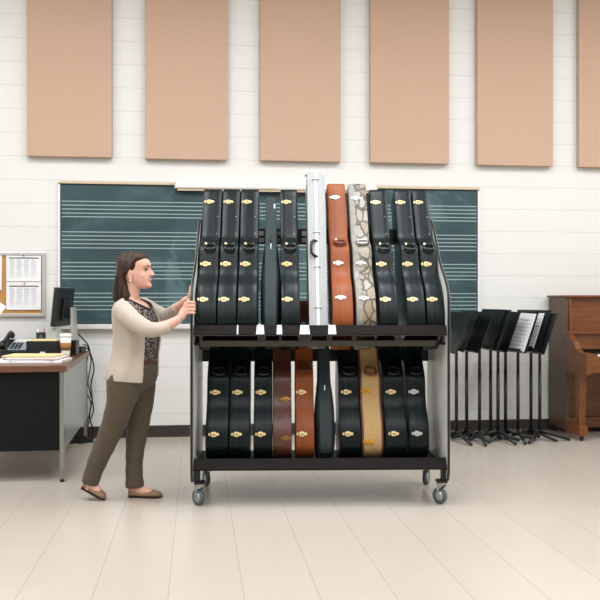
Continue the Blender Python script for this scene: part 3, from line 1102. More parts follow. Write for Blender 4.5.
# lower row
PXL = 5.12 / F
V_LO = 0.29
L_LO = (ZT - 0.018 - ZS) / cos(LEAN_L) - 0.03
SL = lambda py: solve_s(py, LO_TAB, V_LO, ZS + 0.002, LEAN_L)
lob = 'black guitar cases on the lower shelf'
LL = [SL(392), SL(434)]
lows = [
    (205.0, 228.0, M['black_case'], M['gold'], 'black hardshell guitar case on the lower shelf, first from the woman', lob),
    (228.6, 249.3, M['black_case'], M['gold'], 'black hardshell guitar case on the lower shelf, second from the woman', lob),
    (253.3, 272.2, M['black_case'], M['gold'], 'black hardshell guitar case beside the dark brown case, lower shelf', lob),
    (340.3, 361.5, M['black_case'], M['gold'], 'black hardshell guitar case between the slim fabric case and the straw tweed case, lower shelf', lob),
    (386.0, 408.0, M['black_case'], M['gold'], 'black guitar case with brass latches just past the straw tweed case, lower shelf', lob),
    (410.0, 430.2, M['black_case'], M['silver'], 'black guitar case with bright silver latches at the end of the lower shelf', lob),
]
for i, (a, b, mm, lm, lab, g) in enumerate(lows):
    guitar_case(lab, g, (b - a) * PXL - 0.001, (a + b) / 2, V_LO, ZS + 0.002, LEAN_L, LO_TAB, L_LO, mm, lm, LL, handle=SL(371), front_v=0.12, handle_mats=(M['black_plastic'], M['black_metal']), seam=0.34)
guitar_case('dark brown scuffed leather guitar case on the lower shelf', None, 19.3 * PXL, 282.2, V_LO, ZS + 0.002, LEAN_L, LO_TAB, L_LO, M['brown_leather'], M['dark_gold'], [SL(399), SL(438)], handle=None, seam=0.8, seam_mat=M['oxblood'], front_v=0.12, latch_x=0.022)
guitar_case('orange-brown leather guitar case on the lower shelf', None, 18.6 * PXL, 305.4, V_LO, ZS + 0.002, LEAN_L, LO_TAB, L_LO, M['orange_low'], M['gold'], LL, handle=SL(368), seam=0.28, seam_mat=M['mid_brown'], front_v=0.12, handle_mats=(M['brown_leather'], M['dark_gold']))
guitar_case('straw tweed guitar case with dark red edge binding on the lower shelf', None, 21.4 * PXL, 373.2, V_LO, ZS + 0.002, LEAN_L, LO_TAB, L_LO, M['tweed'], M['yellow_gold'], [SL(391), SL(442)], handle=SL(371), seam=0.5, seam_mat=M['tweed'], binding=M['oxblood'], front_v=0.12, handle_mats=(M['oxblood'], M['oxblood']), latch_x=-0.026)
soft_case('slim dark fabric instrument case beside the orange-brown case on the lower shelf', 326.2, 20.0 * PXL, 11.8 * PXL, 0.28, ZS + 0.002, LEAN_L, L_LO, 0.12, 1.25, tags=False)

# ------------------------------------------------------------------ the desk and what stands on it
DX0, DX1, DY0, DY1 = -1.80, -0.905, 5.80, 7.47
DZ = 0.77
dk = thing('desk', 'steel teacher\'s desk with walnut top and chrome legs beside the wall', 'desk', (0, 0, 0))
DRT = Matrix.Translation((DX1, DY1, 0)) @ Matrix.Rotation(radians(1.8), 4, 'Z') @ Matrix.Translation((-DX1, -DY1, 0))
dk.matrix_world = DRT
MB().box((DX0, DY0, DZ - 0.042), (DX1, DY1, DZ), bev=0.004).build('desktop', M['desk_top'], dk)
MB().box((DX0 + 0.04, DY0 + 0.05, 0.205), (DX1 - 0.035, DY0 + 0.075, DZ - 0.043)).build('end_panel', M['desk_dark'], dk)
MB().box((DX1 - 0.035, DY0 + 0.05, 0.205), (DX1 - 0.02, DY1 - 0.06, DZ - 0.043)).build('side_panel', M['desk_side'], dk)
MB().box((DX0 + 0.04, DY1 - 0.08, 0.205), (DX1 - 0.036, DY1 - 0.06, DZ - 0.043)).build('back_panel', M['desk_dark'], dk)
for lx in (DX1 - 0.045, DX0 + 0.02):
    for ly in (DY0 + 0.012, DY1 - 0.05):
        lg = MB().box((lx, ly, 0.02), (lx + 0.03, ly + 0.03, DZ - 0.043), bev=0.004)
        leg = lg.build('leg', M['chrome'], dk)
        MB().box((lx + 0.002, ly + 0.002, 0), (lx + 0.028, ly + 0.028, 0.022), bev=0.003).build('foot_glide', M['black_plastic'], leg)


def dpt(px, py, z=DZ):
    """point of a horizontal plane (default the desk top) under a pixel"""
    d = (CAMZ - z) * F / (py - 300)
    return at_depth(px, py, d)


# stack of folders: sheets and folders one by one
base = at_depth(36, 300, 6.02)
zz = DZ + 0.0005
stack = [
    ('paper_stack', 'white paper pile under the manila folders on the desk', 'paper', 0.43, 0.30, 0.018, M['paper'], 0.02, (0.0, 0.0)),
    ('folder', 'red-edged folder between the papers on the desk', 'folder', 0.36, 0.29, 0.005, M['red'], -0.06, (-0.005, 0.006)),
    ('paper_stack', 'loose white sheets in the middle of the desk pile', 'paper', 0.35, 0.28, 0.012, M['paper'], 0.05, (0.01, 0.0)),
    ('folder', 'topmost manila folder on the desk pile', 'folder', 0.37, 0.29, 0.012, M['manila'], 0.03, (-0.012, 0.02)),
]
for nm, lab, cat, w, h, t, mm, rz, off in stack:
    m = MB()
    k = max(1, int(t / 0.006))
    for j in range(k):
        jx, jy = random.uniform(-.004, .004), random.uniform(-.004, .004)
        m.box((-w / 2 + jx, -h / 2 + jy, t * j / k), (w / 2 + jx, h / 2 + jy, t * (j + 1) / k - 0.0006), mi=0)
    o = m.build(nm, mm, loc=(base.x + off[0], base.y + off[1], zz), rot=(0, 0, rz - TH))
    tag(o, lab, cat)
    zz += t
# sheets at the desk's near left corner
p = at_depth(1, 300, 5.98)
o = MB().box((-0.20, -0.13, 0), (0.10, 0.13, 0.012), bev=0.002).box((-0.17, -0.11, 0.0125), (0.12, 0.12, 0.016)).build('paper_stack', M['paper'], loc=(p.x, p.y, DZ), rot=(0, 0, -0.18))
tag(o, 'white papers lying at the desk corner in front of the keyboard', 'paper')
# keyboard
p = at_depth(8, 300, 6.35)
kb = thing('computer_keyboard', 'black computer keyboard on the desk in front of the telephone', 'keyboard', (p.x, p.y, DZ), (0, 0, 0.10))
MB().prism([(-0.085, 0.0), (0.085, 0.0), (0.085, 0.030), (-0.085, 0.016)], 'x', -0.24, 0.20).build('body', M['black_plastic'], kb)
ky = MB()
for r in range(5):
    for c in range(16):
        x, y = -0.225 + c * 0.0262, -0.066 + r * 0.028
        z = 0.017 + (y + 0.085) * 0.082
        ky.box((x, y, z), (x + 0.022, y + 0.023, z + 0.007), bev=0.002)
ky.build('keys', M['desk_dark'], kb)
# telephone
p = at_depth(17, 300, 6.78)
ph = thing('desk_telephone', 'black desk telephone with grey display and handset', 'telephone', (p.x, p.y, DZ), (0, 0, -0.15))
MB().prism([(-0.11, 0.0), (0.11, 0.0), (0.11, 0.115), (0.09, 0.118), (-0.11, 0.03)], 'x', -0.105, 0.115).build('body', M['black_plastic'], ph)
sl = radians(24)
face = MB()
face.box((-0.045, -0.10, 0.0), (0.107, 0.095, 0.006))
f_ = face.build('face_plate', M['grey_plastic'], ph, loc=(0, 0.0, 0.079), rot=(sl, 0, 0))
MB().box((-0.03, 0.03, 0.006), (0.095, 0.082, 0.009)).build('display', M['light_grey'], f_)
bt = MB()
for r in range(4):
    for c in range(3):
        bt.box((-0.03 + c * 0.03, -0.085 + r * 0.026, 0.006), (-0.008 + c * 0.03, -0.068 + r * 0.026, 0.011), bev=0.002)
bt.build('keypad', M['black_plastic'], f_)
hs = MB().tube([(-0.08, -0.115, 0.055), (-0.08, -0.10, 0.085), (-0.08, -0.05, 0.105), (-0.08, 0.03, 0.142), (-0.08, 0.085, 0.158), (-0.08, 0.115, 0.142)], [0.026, 0.027, 0.018, 0.018, 0.027, 0.024], 12)
hs.build('handset', M['black_plastic'], ph)
# black box with a white label
p = at_depth(45.5, 300, 6.62)
bxr = thing('black_file_box', 'black desktop file box with a small white label', 'box', (p.x, p.y, DZ), (0, 0, -TH))
MB().box((-0.118, -0.10, 0), (0.118, 0.10, 0.118), bev=0.004).build('body', M['black_plastic'], bxr)
MB().box((-0.012, -0.1015, 0.016), (0.026, -0.0995, 0.038)).build('label_card', M['paper'], bxr)
o = MB().box((-0.11, -0.09, 0), (0.105, 0.09, 0.004)).box((-0.10, -0.085, 0.0042), (0.10, 0.095, 0.008)).build('paper_stack', M['manila'], loc=(p.x, p.y, DZ + 0.119), rot=(0, 0, -TH + 0.05))
tag(o, 'cream papers lying on the black file box', 'paper')
# pen cup
p = at_depth(41.3, 300, 6.92)
pc = thing('pen_cup', 'black pen cup holding pens behind the file box', 'pen cup', (p.x, p.y, DZ))
MB().lathe([(0.036, 0.0), (0.040, 0.002), (0.040, 0.17), (0.036, 0.17), (0.036, 0.01), (0.002, 0.008)], n=20).build('cup', M['black_plastic'], pc)
pens = (('red pen standing in the pen cup', M['red'], 0.014, -0.010, 0.10), ('white pen standing in the pen cup', M['paper'], -0.014, 0.006, -0.12), ('black pen standing in the pen cup', M['black_plastic'], 0.024, 0.008, 0.16), ('dark red pencil leaning in the pen cup', M['oxblood'], 0.030, -0.006, 0.05))
for lab, mm, ox, oy, tl in pens:
    q = thing('pen', lab, 'pen', (p.x + ox * .5, p.y + oy, DZ + 0.012), (0, tl, 0), 'pens in the pen cup')
    MB().cyl((0, 0, 0.0), (0, 0, 0.19), 0.0058, 10).build('barrel', mm, q)
    MB().cyl((0, 0, 0.191), (0, 0, 0.203), 0.003, 8).build('push_button', M['silver'], q)
# grey box behind
p = at_depth(52.3, 300, 6.98)
o = MB().box((-0.06, -0.07, 0), (0.055, 0.07, 0.205), bev=0.008).build('grey_box', M['light_grey'], loc=(p.x, p.y, DZ), rot=(0, 0, -TH))
tag(o, 'light grey box under the monitor, behind the file box', 'box')
# coffee cup
p = at_depth(65.6, 300, 6.55)
cp = thing('coffee_cup', 'white takeaway coffee cup with a brown sleeve on the desk', 'cup', (p.x, p.y, DZ))
MB().lathe([(0.030, 0.0), (0.031, 0.003), (0.044, 0.155), (0.042, 0.155), (0.029, 0.006)], n=28).build('cup', M['cup_white'], cp)
MB().lathe([(0.0355, 0.048), (0.0365, 0.048), (0.0425, 0.108), (0.0415, 0.108)], n=28).build('sleeve', M['cup_sleeve'], cp)
MB().lathe([(0.0455, 0.150), (0.048, 0.153), (0.048, 0.160), (0.043, 0.163), (0.041, 0.174), (0.036, 0.175), (0.034, 0.170), (0.004, 0.170)], n=28).build('lid', M['cup_white'], cp)
# monitor seen edge-on
p = at_depth(60.5, 300, 7.08)
mo = thing('computer_monitor', 'flat computer monitor seen from behind on the desk', 'monitor', (p.x + 0.02, p.y, DZ), (0, 0, radians(-97)))
# local: x along screen width, -y screen front
zc = 0.225
scr = MB().box((-0.235, -0.028, 0.02), (0.235, 0.012, 0.335), bev=0.006)
s_ = scr.build('display_housing', M['black_plastic'], mo, loc=(0, -0.01, 0.195), rot=(radians(-6), 0, 0))
MB().box((-0.236, -0.034, 0.018), (0.236, -0.0285, 0.337), bev=0.002).build('bezel', M['silver_plastic'], s_)
MB().box((-0.215, -0.0355, 0.04), (0.215, -0.0345, 0.315)).build('screen_glass', M['desk_dark'], s_)
MB().box((-0.11, 0.0125, 0.07), (0.11, 0.035, 0.25), bev=0.01).build('rear_cover', M['black_plastic'], s_)
stn = MB().prism([(0.075, 0.012), (0.115, 0.012), (0.095, 0.37), (0.075, 0.37)], 'x', -0.05, 0.05)
stn.build('stand', M['silver_plastic'], mo)
MB().lathe([(0.11, 0.0), (0.115, 0.004), (0.11, 0.012), (0.01, 0.016)], (0, 0.04, 0), 24).build('stand_base', M['black_plastic'], mo)
# adapter box and small plugs
p = at_depth(75.0, 300, 6.75)
o = MB().box((-0.035, -0.05, 0), (0.02, 0.05, 0.115), bev=0.004).build('desk_speaker', M['black_plastic'], loc=(p.x, p.y, DZ), rot=(0, 0, -TH))
tag(o, 'small black speaker on the desk just behind the coffee cup', 'speaker')
p = at_depth(81, 300, 7.05)
o = MB().box((-0.03, -0.05, 0), (0.025, 0.05, 0.05), bev=0.008).build('power_adapter', M['black_plastic'], loc=(p.x, p.y, DZ), rot=(0, 0, -0.3))
tag(o, 'black power adapter among the cables at the desk edge', 'adapter')


def cable(pts, r, label, mm=None):
    # smooth curve through pixel/depth points
    P = [at_depth(*q) for q in pts]
    out = []
    for i in range(len(P) - 1):
        p0, p1, p2, p3 = P[max(i - 1, 0)], P[i], P[i + 1], P[min(i + 2, len(P) - 1)]
        for k in range(8):
            t = k / 8
            out.append(0.5 * (2 * p1 + (p2 - p0) * t + (2 * p0 - 5 * p1 + 4 * p2 - p3) * t * t + (3 * p1 - p0 - 3 * p2 + p3) * t ** 3))
    out.append(P[-1])
    for q in out:
        q.z = max(q.z, r)
        q.y = min(q.y, WY - 0.02)
    o = MB().tube(out, r, 7).build('cable', mm or M['black_plastic'])
    tag(o, label, 'cable', 'cables hanging off the desk')


cable([(72, 331, 7.15), (77, 333, 7.2), (83, 339, 7.22), (88, 345, 7.3), (90, 352, 7.32), (94, 368, 7.34), (91, 384, 7.34), (92, 400, 7.34), (89.5, 416, 7.36), (93, 430, 7.38), (92, 440, 7.36), (86, 444, 7.2)], 0.006, 'thick black cable arching from the monitor stand down past the desk edge')
cable([(82, 347, 7.25), (86, 348, 7.28), (88.5, 352, 7.3), (86, 372, 7.3), (90, 392, 7.3), (93.5, 410, 7.3), (88, 426, 7.32), (90, 441, 7.32), (95, 443, 7.2)], 0.005, 'black cable swinging widest to the woman below the desk edge')
cable([(83, 344, 7.25), (87, 346, 7.28), (89, 350, 7.3), (91, 362, 7.32), (88.5, 378, 7.32), (87, 392, 7.32), (91, 404, 7.32), (88, 420, 7.32), (86, 440, 7.3), (78, 444, 7.2)], 0.005, 'black cable hanging closest to the desk leg')
cable([(58, 443, 7.25), (66, 444, 7.2), (74, 442, 7.28), (80, 445, 7.18), (87, 443, 7.25), (93, 441, 7.35)], 0.008, 'black cable lying in loops on the floor under the desk')
ps = at_depth(75, 300, 7.22)
pstr = thing('power_strip', 'black power strip on the floor beneath the desk', 'power strip', (ps.x, ps.y, 0), (0, 0, 0.25))
MB().box((-0.14, -0.025, 0), (0.14, 0.025, 0.035), bev=0.006).build('body', M['black_plastic'], pstr)
for k in range(4):
    MB().box((-0.12 + k * 0.06, -0.015, 0.0355), (-0.085 + k * 0.06, 0.015, 0.05), bev=0.004).build('plug', M['desk_dark'], pstr)
# sheet on a copy holder at the picture edge
p = at_depth(-2, 300, 6.6)
ch = thing('copy_holder', 'white sheet clipped on a desk copy holder at the picture edge', 'copy holder', (p.x - 0.06, p.y, DZ))
MB().box((-0.09, -0.06, 0), (0.06, 0.06, 0.012), bev=0.004).build('foot', M['black_plastic'], ch)
MB().cyl((-0.02, 0.03, 0.01), (-0.02, 0.03, 0.30), 0.006).build('post', M['silver'], ch)
MB().box((-0.11, -0.002, -0.075), (0.085, 0.002, 0.08)).build('sheet', M['paper'], ch, loc=(0, 0.015, 0.365), rot=(radians(-12), radians(36), 0))

# ------------------------------------------------------------------ music stands
def make_stand(label):
    r = thing('music_stand', label, 'music stand', (0, 0, 0), (0, 0, 0), 'black music stands nested against the wall')
    MB().cyl((0, 0, 0.055), (0, 0, 0.60), 0.0142, 12).cyl((0, 0, 0.60), (0, 0, 0.915), 0.0128, 12).build('pole', M['black_metal'], r)
    for k in range(3):
        a = 2 * pi * k / 3 + radians(40)
        c, s = cos(a), sin(a)
        m = MB()
        m.tube([(c * 0.005, s * 0.005, 0.085), (c * 0.05, s * 0.05, 0.075), (c * 0.14, s * 0.14, 0.045), (c * 0.25, s * 0.25, 0.012)], [0.019, 0.019, 0.017, 0.013], 8, flat=0.9)
        m.build('leg', M['black_metal'], r)
    # desk: facing -x, leaning back towards +x
    tl = radians(20)
    d = MB()
    d.box((-0.002, -0.255, -0.165), (0.002, 0.255, 0.19), bev=0.0)
    d.box((-0.002, -0.255, 0.188), (0.012, 0.255, 0.192))
    dd = d.build('desk_plate', M['black_metal'], r, loc=(-0.036, 0, 0.925), rot=(0, tl, 0))
    MB().box((-0.062, -0.255, -0.168), (0.002, 0.255, -0.164)).box((-0.062, -0.255, -0.164), (-0.060, 0.255, -0.152)).build('lip', M['black_metal'], dd)
    MB().box((0.0025, -0.03, -0.05), (0.030, 0.03, 0.0), bev=0.004).build('tilt_bracket', M['black_metal'], dd)
    return r


pole_px = [456.4, 466.6, 479.5, 490.6, 498.0, 505.5, 518.0, 531.0, 539.8]
names = ['nested music stand half hidden behind the cart\'s side panel', 'black music stand second in line after the cart', 'black music stand third in line after the cart',
         'black music stand fourth in line after the cart', 'black music stand at the middle of the nested line', 'black music stand just in front of the one holding the large white sheet',
         'black music stand holding the large white music sheet', 'black music stand holding the narrow music booklet', 'black music stand nearest the piano, last of the nested line']
first = None
stand_pos = []
for i, (px, nm) in enumerate(zip(pole_px, names)):
    Y = 7.10 + (0.07 if i % 2 else 0.0) - 0.02 * (i % 3)
    p = at_plane(px, 380, Y)
    if first is None:
        st = first = make_stand(nm)
    else:
        st = copy_tree(first)
        st['label'] = nm
    st.location = (p.x, p.y, 0)
    st.rotation_euler = (0, 0, radians([2, -3, 1, 3, -2, 2, 13, 11, 5][i]))
    dz = [-0.01, 0.0, -0.005, 0.015, 0.012, -0.005, -0.008, 0.008, -0.018][i]
    st.location.z = 0
    for chd in st.children:
        if chd.name.startswith('desk_plate'):
            chd.location.z = 0.925 + dz
        if chd.name.startswith('leg'):
            chd.rotation_euler.z = radians([0, 25, -18, 40, 8, 55, -30, 15, 62][i])
    stand_pos.append((p.x, p.y, st.rotation_euler.z, 0.925 + dz))


def sheet_on(i, y0, y1, z0, z1, label, off=-0.006, name='sheet_music', rz=0.0, rows=9):
    x, y, rot, zc = stand_pos[i]
    r = thing(name, label, 'sheet music', (x, y, 0), (0, 0, rot), 'music on the stands')
    m = MB().box((-0.0012, y0, z0), (0.0012, y1, z1))
    for k in range(rows):
        z = z0 + (z1 - z0) * (0.06 + 0.84 * k / rows)
        for q in range(3):
            m.box((-0.0018, y0 + 0.02, z + q * 0.006), (-0.0012, y1 - 0.02, z + q * 0.006 + 0.0016), mi=1)
        for q in range(8):
            yy = random.uniform(y0 + 0.03, y1 - 0.04)
            m.box((-0.0018, yy, z), (-0.0012, yy + 0.007, z + 0.011), mi=1)
    m.build('page', [M['paper'], M['music_ink']], r, loc=(-0.036, 0, zc), rot=(rz, radians(20), 0)).location += Vector((off, 0, 0))
    return r


sheet_on(6, -0.24, 0.09, -0.158, 0.185, 'large white music sheet propped on a black music stand', off=-0.012, rz=0.03)
sheet_on(7, -0.19, 0.10, -0.16, 0.165, 'narrow slice of printed music on the stand before the last', off=-0.012)

# ------------------------------------------------------------------ piano
PX = 3.217
PYF, PYB, PH = 7.235, 7.60, 1.242
pn = thing('upright_piano', 'brown walnut upright piano against the wall', 'piano', (PX, PYB, 0))
PWD = 1.46
by = PYF - PYB          # -0.365
MB().box((0.0, by, 0.06), (0.028, 0, PH - 0.018), bev=0.003).build('side_panel', M['piano_side'], pn)
MB().box((PWD - 0.028, by, 0.06), (PWD, 0, PH - 0.018), bev=0.003).build('side_panel', M['piano_side'], pn)
MB().box((0.028, -0.03, 0.06), (PWD - 0.028, 0.0, PH - 0.018)).build('back_board', M['piano_side'], pn)
MB().box((-0.018, by - 0.02, PH - 0.018), (PWD + 0.018, 0.005, PH), bev=0.004).build('top_lid', M['piano'], pn)
zk = at_depth(575, 331.5, 7.5).z            # ledge above the keys
u_ = MB()
u_.box((0.028, by + 0.03, zk), (PWD - 0.028, by + 0.05, PH - 0.018))
u_.build('upper_panel', M['piano'], pn)
MB().prism([(by + 0.055, zk), (by - 0.025, zk), (by - 0.002, PH - 0.018), (by + 0.055, PH - 0.018)], 'x', 0.028, 0.052).build('panel_stile', M['piano'], pn)
MB().prism([(by + 0.055, zk), (by - 0.025, zk), (by - 0.002, PH - 0.018), (by + 0.055, PH - 0.018)], 'x', PWD - 0.052, PWD - 0.028).build('panel_stile', M['piano'], pn)
MB().box((-0.005, by - 0.055, zk - 0.022), (PWD + 0.005, by + 0.05, zk), bev=0.004).build('music_ledge', M['piano'], pn)
kz = at_depth(592, 357, 7.2).z              # top of the key slip
kf = 6.83 - PYB
for x0 in (0.0, PWD - 0.05):
    zt_ = zk - 0.022
    ck_ = MB().prism([(by, kz - 0.15), (kf, kz - 0.15), (kf, kz + 0.025), (kf + 0.06, kz + 0.035), (kf + 0.13, kz + 0.03), (kf + 0.20, kz + 0.06), (kf + 0.25, kz + 0.12), (kf + 0.31, zt_ - 0.03), (kf + 0.355, zt_), (by, zt_)], 'x', x0, x0 + 0.05, inset=0.003)
    ck_.build('cheek_block', M['piano'], pn)
MB().box((0.05, by - 0.02, kz + 0.045), (PWD - 0.05, by, zk - 0.022)).build('fallboard', M['piano'], pn)
MB().box((0.05, kf + 0.01, kz - 0.13), (PWD - 0.05, by, kz - 0.005)).build('key_bed', M['piano'], pn)
MB().box((0.05, kf + 0.005, kz - 0.13), (PWD - 0.05, kf + 0.03, kz + 0.004), bev=0.004).build('key_slip', M['piano'], pn)
kx0, kx1 = 0.115, PWD - 0.115
MB().box((0.05, kf + 0.032, kz - 0.004), (kx0 - 0.001, by - 0.02, kz + 0.022), bev=0.003).build('end_block', M['piano'], pn)
MB().box((kx1 + 0.001, kf + 0.032, kz - 0.004), (PWD - 0.05, by - 0.02, kz + 0.022), bev=0.003).build('end_block', M['piano'], pn)
kw = (kx1 - kx0) / 52
wk = MB().box((0.0005, kf + 0.035, kz - 0.004), (kw - 0.0005, by - 0.021, kz + 0.016), bev=0.001).build('white_key', M['ivory'], pn)
bk_ = MB().box((-0.005, kf + 0.09, kz + 0.0165), (0.005, by - 0.021, kz + 0.028), bev=0.002).build('black_key', M['black_plastic'], pn)
wk.location.x = kx0
bk_.location.x = kx0 + kw
for k in range(1, 52):
    c = wk.copy(); COL.objects.link(c); c.parent = pn; c.location.x = kx0 + kw * k
    if k < 51 and k % 7 not in (1, 4):
        c = bk_.copy(); COL.objects.link(c); c.parent = pn; c.location.x = kx0 + kw * (k + 1)
for x0 in (0.002, PWD - 0.078):
    lg = MB().loft([[Vector((x0 + 0.012, kf + 0.165, 0.13)), Vector((x0 + 0.062, kf + 0.165, 0.13)), Vector((x0 + 0.062, kf + 0.225, 0.13)), Vector((x0 + 0.012, kf + 0.225, 0.13))],
                    [Vector((x0 + 0.003, kf + 0.145, kz - 0.15)), Vector((x0 + 0.073, kf + 0.145, kz - 0.15)), Vector((x0 + 0.073, kf + 0.235, kz - 0.15)), Vector((x0 + 0.003, kf + 0.235, kz - 0.15))]], smooth=False)
    lg.build('leg', M['piano'], pn)
    MB().box((x0, kf + 0.135, 0.045), (x0 + 0.076, by + 0.02, 0.13), bev=0.006).build('toe_block', M['piano'], pn)
    MB().lathe([(0.012, -0.012), (0.02, -0.01), (0.02, 0.01), (0.012, 0.012)], (x0 + 0.038, kf + 0.18, 0.02), 14, axis='x').box((x0 + 0.025, kf + 0.165, 0.03), (x0 + 0.051, kf + 0.195, 0.046)).build('caster', M['black_metal'], pn)
    MB().lathe([(0.012, -0.012), (0.02, -0.01), (0.02, 0.01), (0.012, 0.012)], (x0 + 0.038, -0.06, 0.02), 14, axis='x').box((x0 + 0.025, -0.09, 0.03), (x0 + 0.051, -0.03, 0.06)).build('caster', M['black_metal'], pn)
MB().box((0.028, by + 0.24, 0.14), (PWD - 0.028, by + 0.26, kz - 0.13)).build('knee_board', M['piano'], pn)
MB().box((0.028, by + 0.18, 0.05), (PWD - 0.028, by + 0.26, 0.14), bev=0.004).build('bottom_rail', M['piano'], pn)

# ------------------------------------------------------------------ the woman
WD = 5.2
wroot_w = at_depth(125, 300, WD)
wm = thing('person', 'woman in oatmeal cardigan and olive trousers pushing the cart with both hands', 'person', (wroot_w.x, wroot_w.y, 0), (0, 0, -TH))


def wp(px, py, d=WD):
    """local point: x = towards the cart, y = away from the viewer"""
    w = at_depth(px, py, d) - Vector((wroot_w.x, wroot_w.y, 0))
    return Vector((w.x * CT - w.y * ST, w.x * ST + w.y * CT, w.z))


PPX = WD / F


def remesh(mb, name, voxel, mats, smooth_it=4, paint=None, parent=None, thick=None):
    tmp = mb.build(name + '_src', mats[0])
    m = tmp.modifiers.new('r', 'REMESH')
    m.mode = 'VOXEL'
    m.voxel_size = voxel
    s = tmp.modifiers.new('s', 'SMOOTH')
    s.factor = 0.5
    s.iterations = smooth_it
    dg = bpy.context.evaluated_depsgraph_get()
    me = bpy.data.meshes.new_from_object(tmp.evaluated_get(dg))
    me.name = name
    me.materials.clear()
    for x in mats:
        me.materials.append(x)
    for p in me.polygons:
        p.use_smooth = True
        p.material_index = paint(p.center) if paint else 0
    old = tmp.data
    bpy.data.objects.remove(tmp)
    bpy.data.meshes.remove(old)
    o = bpy.data.objects.new(name, me)
    COL.objects.link(o)
    if parent is not None:
        o.parent = parent
    return o


def ell(c, rx, ry, n=28, yaw=0.0, e=2.0, tilt=None):
    """horizontal super-ellipse ring"""
    out = []
    for k in range(n):
        a = 2 * pi * k / n
        ca, sa = cos(a), sin(a)
        x = rx * math.copysign(abs(ca) ** (2 / e), ca)
        y = ry * math.copysign(abs(sa) ** (2 / e), sa)
        out.append(Vector(c) + Vector((x * cos(yaw) - y * sin(yaw), x * sin(yaw) + y * cos(yaw), 0)))
    return out


YAW = radians(-14)          # the trunk is turned a little to the viewer

# ---- head (built around the ear axis, x forward)
HC = wp(133.6, 288.0, WD)   # chin level below the ear
HYAW = radians(-13)


def hp(x, y, z):
    return HC + Vector((x * cos(HYAW) - y * sin(HYAW), x * sin(HYAW) + y * cos(HYAW), z))


body = MB()
head_tab = [(-0.004, .084, .030, .016), (0.004, .100, .012, .030), (0.018, .108, -.008, .042), (0.032, .106, -.026, .050), (0.045, .109, -.045, .056), (0.062, .108, -.064, .061), (0.085, .104, -.080, .066), (0.106, .100, -.088, .067), (0.122, .105, -.092, .068), (0.145, .106, -.094, .070), (0.168, .094, -.090, .066), (0.188, .066, -.074, .054), (0.202, .030, -.046, .034), (0.208, .004, -.022, .014)]
rings = []
for i in range(30):
    z = -0.004 + 0.212 * i / 29
    f = interp([(t[0], t[1]) for t in head_tab], z)
    b = interp([(t[0], t[2]) for t in head_tab], z)
    w = interp([(t[0], t[3]) for t in head_tab], z)
    ring = []
    for k in range(32):
        a = 2 * pi * k / 32
        ca, sa = cos(a), sin(a)
        x = (f + b) / 2 + (f - b) / 2 * math.copysign(abs(ca) ** 0.92, ca)
        y = w * math.copysign(abs(sa) ** 0.85, sa)
        ring.append(hp(x, y, z))
    rings.append(ring)
body.loft(rings)
# nose, lips, chin, cheeks, brow, ears
RH = Matrix.Rotation(HYAW, 3, 'Z')
body.loft([[hp(.100, -.006, .118), hp(.100, .006, .118), hp(.110, .004, .116), hp(.110, -.004, .116)],
           [hp(.100, -.009, .098), hp(.100, .009, .098), hp(.124, .004, .098), hp(.124, -.004, .098)],
           [hp(.098, -.016, .084), hp(.098, .016, .084), hp(.136, .006, .083), hp(.136, -.006, .083)],
           [hp(.098, -.016, .076), hp(.098, .016, .076), hp(.130, .007, .075), hp(.130, -.007, .075)],
           [hp(.098, -.010, .071), hp(.098, .010, .071), hp(.116, .004, .070), hp(.116, -.004, .070)]])
body.ball(hp(.127, 0, .081), (.010, .009, .009), 12, rot=RH)
body.ball(hp(.112, .010, .079), (.010, .008, .007), 10, rot=RH)
body.ball(hp(.112, -.010, .079), (.010, .008, .007), 10, rot=RH)
for i in range(9):
    q = (i - 4) / 4
    yy = .026 * q
    body.ball(hp(.1075 - .016 * q * q, yy, .0565 + .0045 * q * q), (.010, .007, .0050 - .0015 * abs(q)), 10, rot=RH)
    body.ball(hp(.1055 - .016 * q * q, yy * .92, .0445 + .0085 * q * q), (.010, .007, .0056 - .0018 * abs(q)), 10, rot=RH)
body.ball(hp(.102, 0, .014), (.015, .018, .013), 12, rot=RH)
for sy in (-1, 1):
    body.ball(hp(.066, sy * .036, .074), (.026, .021, .030), 12, rot=RH)       # smiling cheeks
    body.ball(hp(.094, sy * .030, .126), (.012, .024, .006), 12, rot=RH)       # brow
    re = RH @ Matrix.Rotation(sy * radians(-14), 3, 'X') @ Matrix.Rotation(radians(14), 3, 'Y')
    body.ball(hp(.008, sy * .0715, .080), (.017, .008, .030), 14, rot=re)
    body.ball(hp(.011, sy * .0720, .058), (.010, .007, .010), 10, rot=re)
# ---- neck
body.tube([wp(134.5, 279, WD), wp(132.5, 289, WD), wp(130, 298, WD), wp(129, 306, WD)], [.050, .047, .052, .075], 16)
# ---- trunk (slightly inside the clothes)
def trunk(y0):
    """centre px, half depth px, half width m for a row"""
    tab_b = [(298, 125), (304, 120.5), (312, 119), (325, 118.5), (335, 119), (345, 118), (355, 116), (365, 113.5), (375, 111.5), (385, 111.5)]
    tab_f = [(298, 140), (304, 147), (312, 151), (325, 154.5), (332, 155.5), (345, 155), (355, 154), (365, 154.3), (375, 154.5), (385, 153)]
    tab_w = [(298, .075), (303, .130), (309, .165), (318, .165), (332, .150), (348, .138), (358, .145), (370, .165), (385, .168)]
    return interp(tab_b, y0), interp(tab_f, y0), interp(tab_w, y0)


def trunk_ring(y0, grow=0.0, n=40, gx=0.0, e=2.3):
    b, f, w = trunk(y0)
    c = wp((b + f) / 2, y0, WD)
    rx = (f - b) / 2 * PPX + grow + gx
    return ell(c, rx, w + grow, n, YAW, e)


rows = [297, 299, 301.5, 304, 307, 311, 316, 322, 328, 334, 341, 348, 355, 362, 369, 376, 383, 388]
body.loft([trunk_ring(y, -0.014 if y < 370 else -0.03) for y in rows])

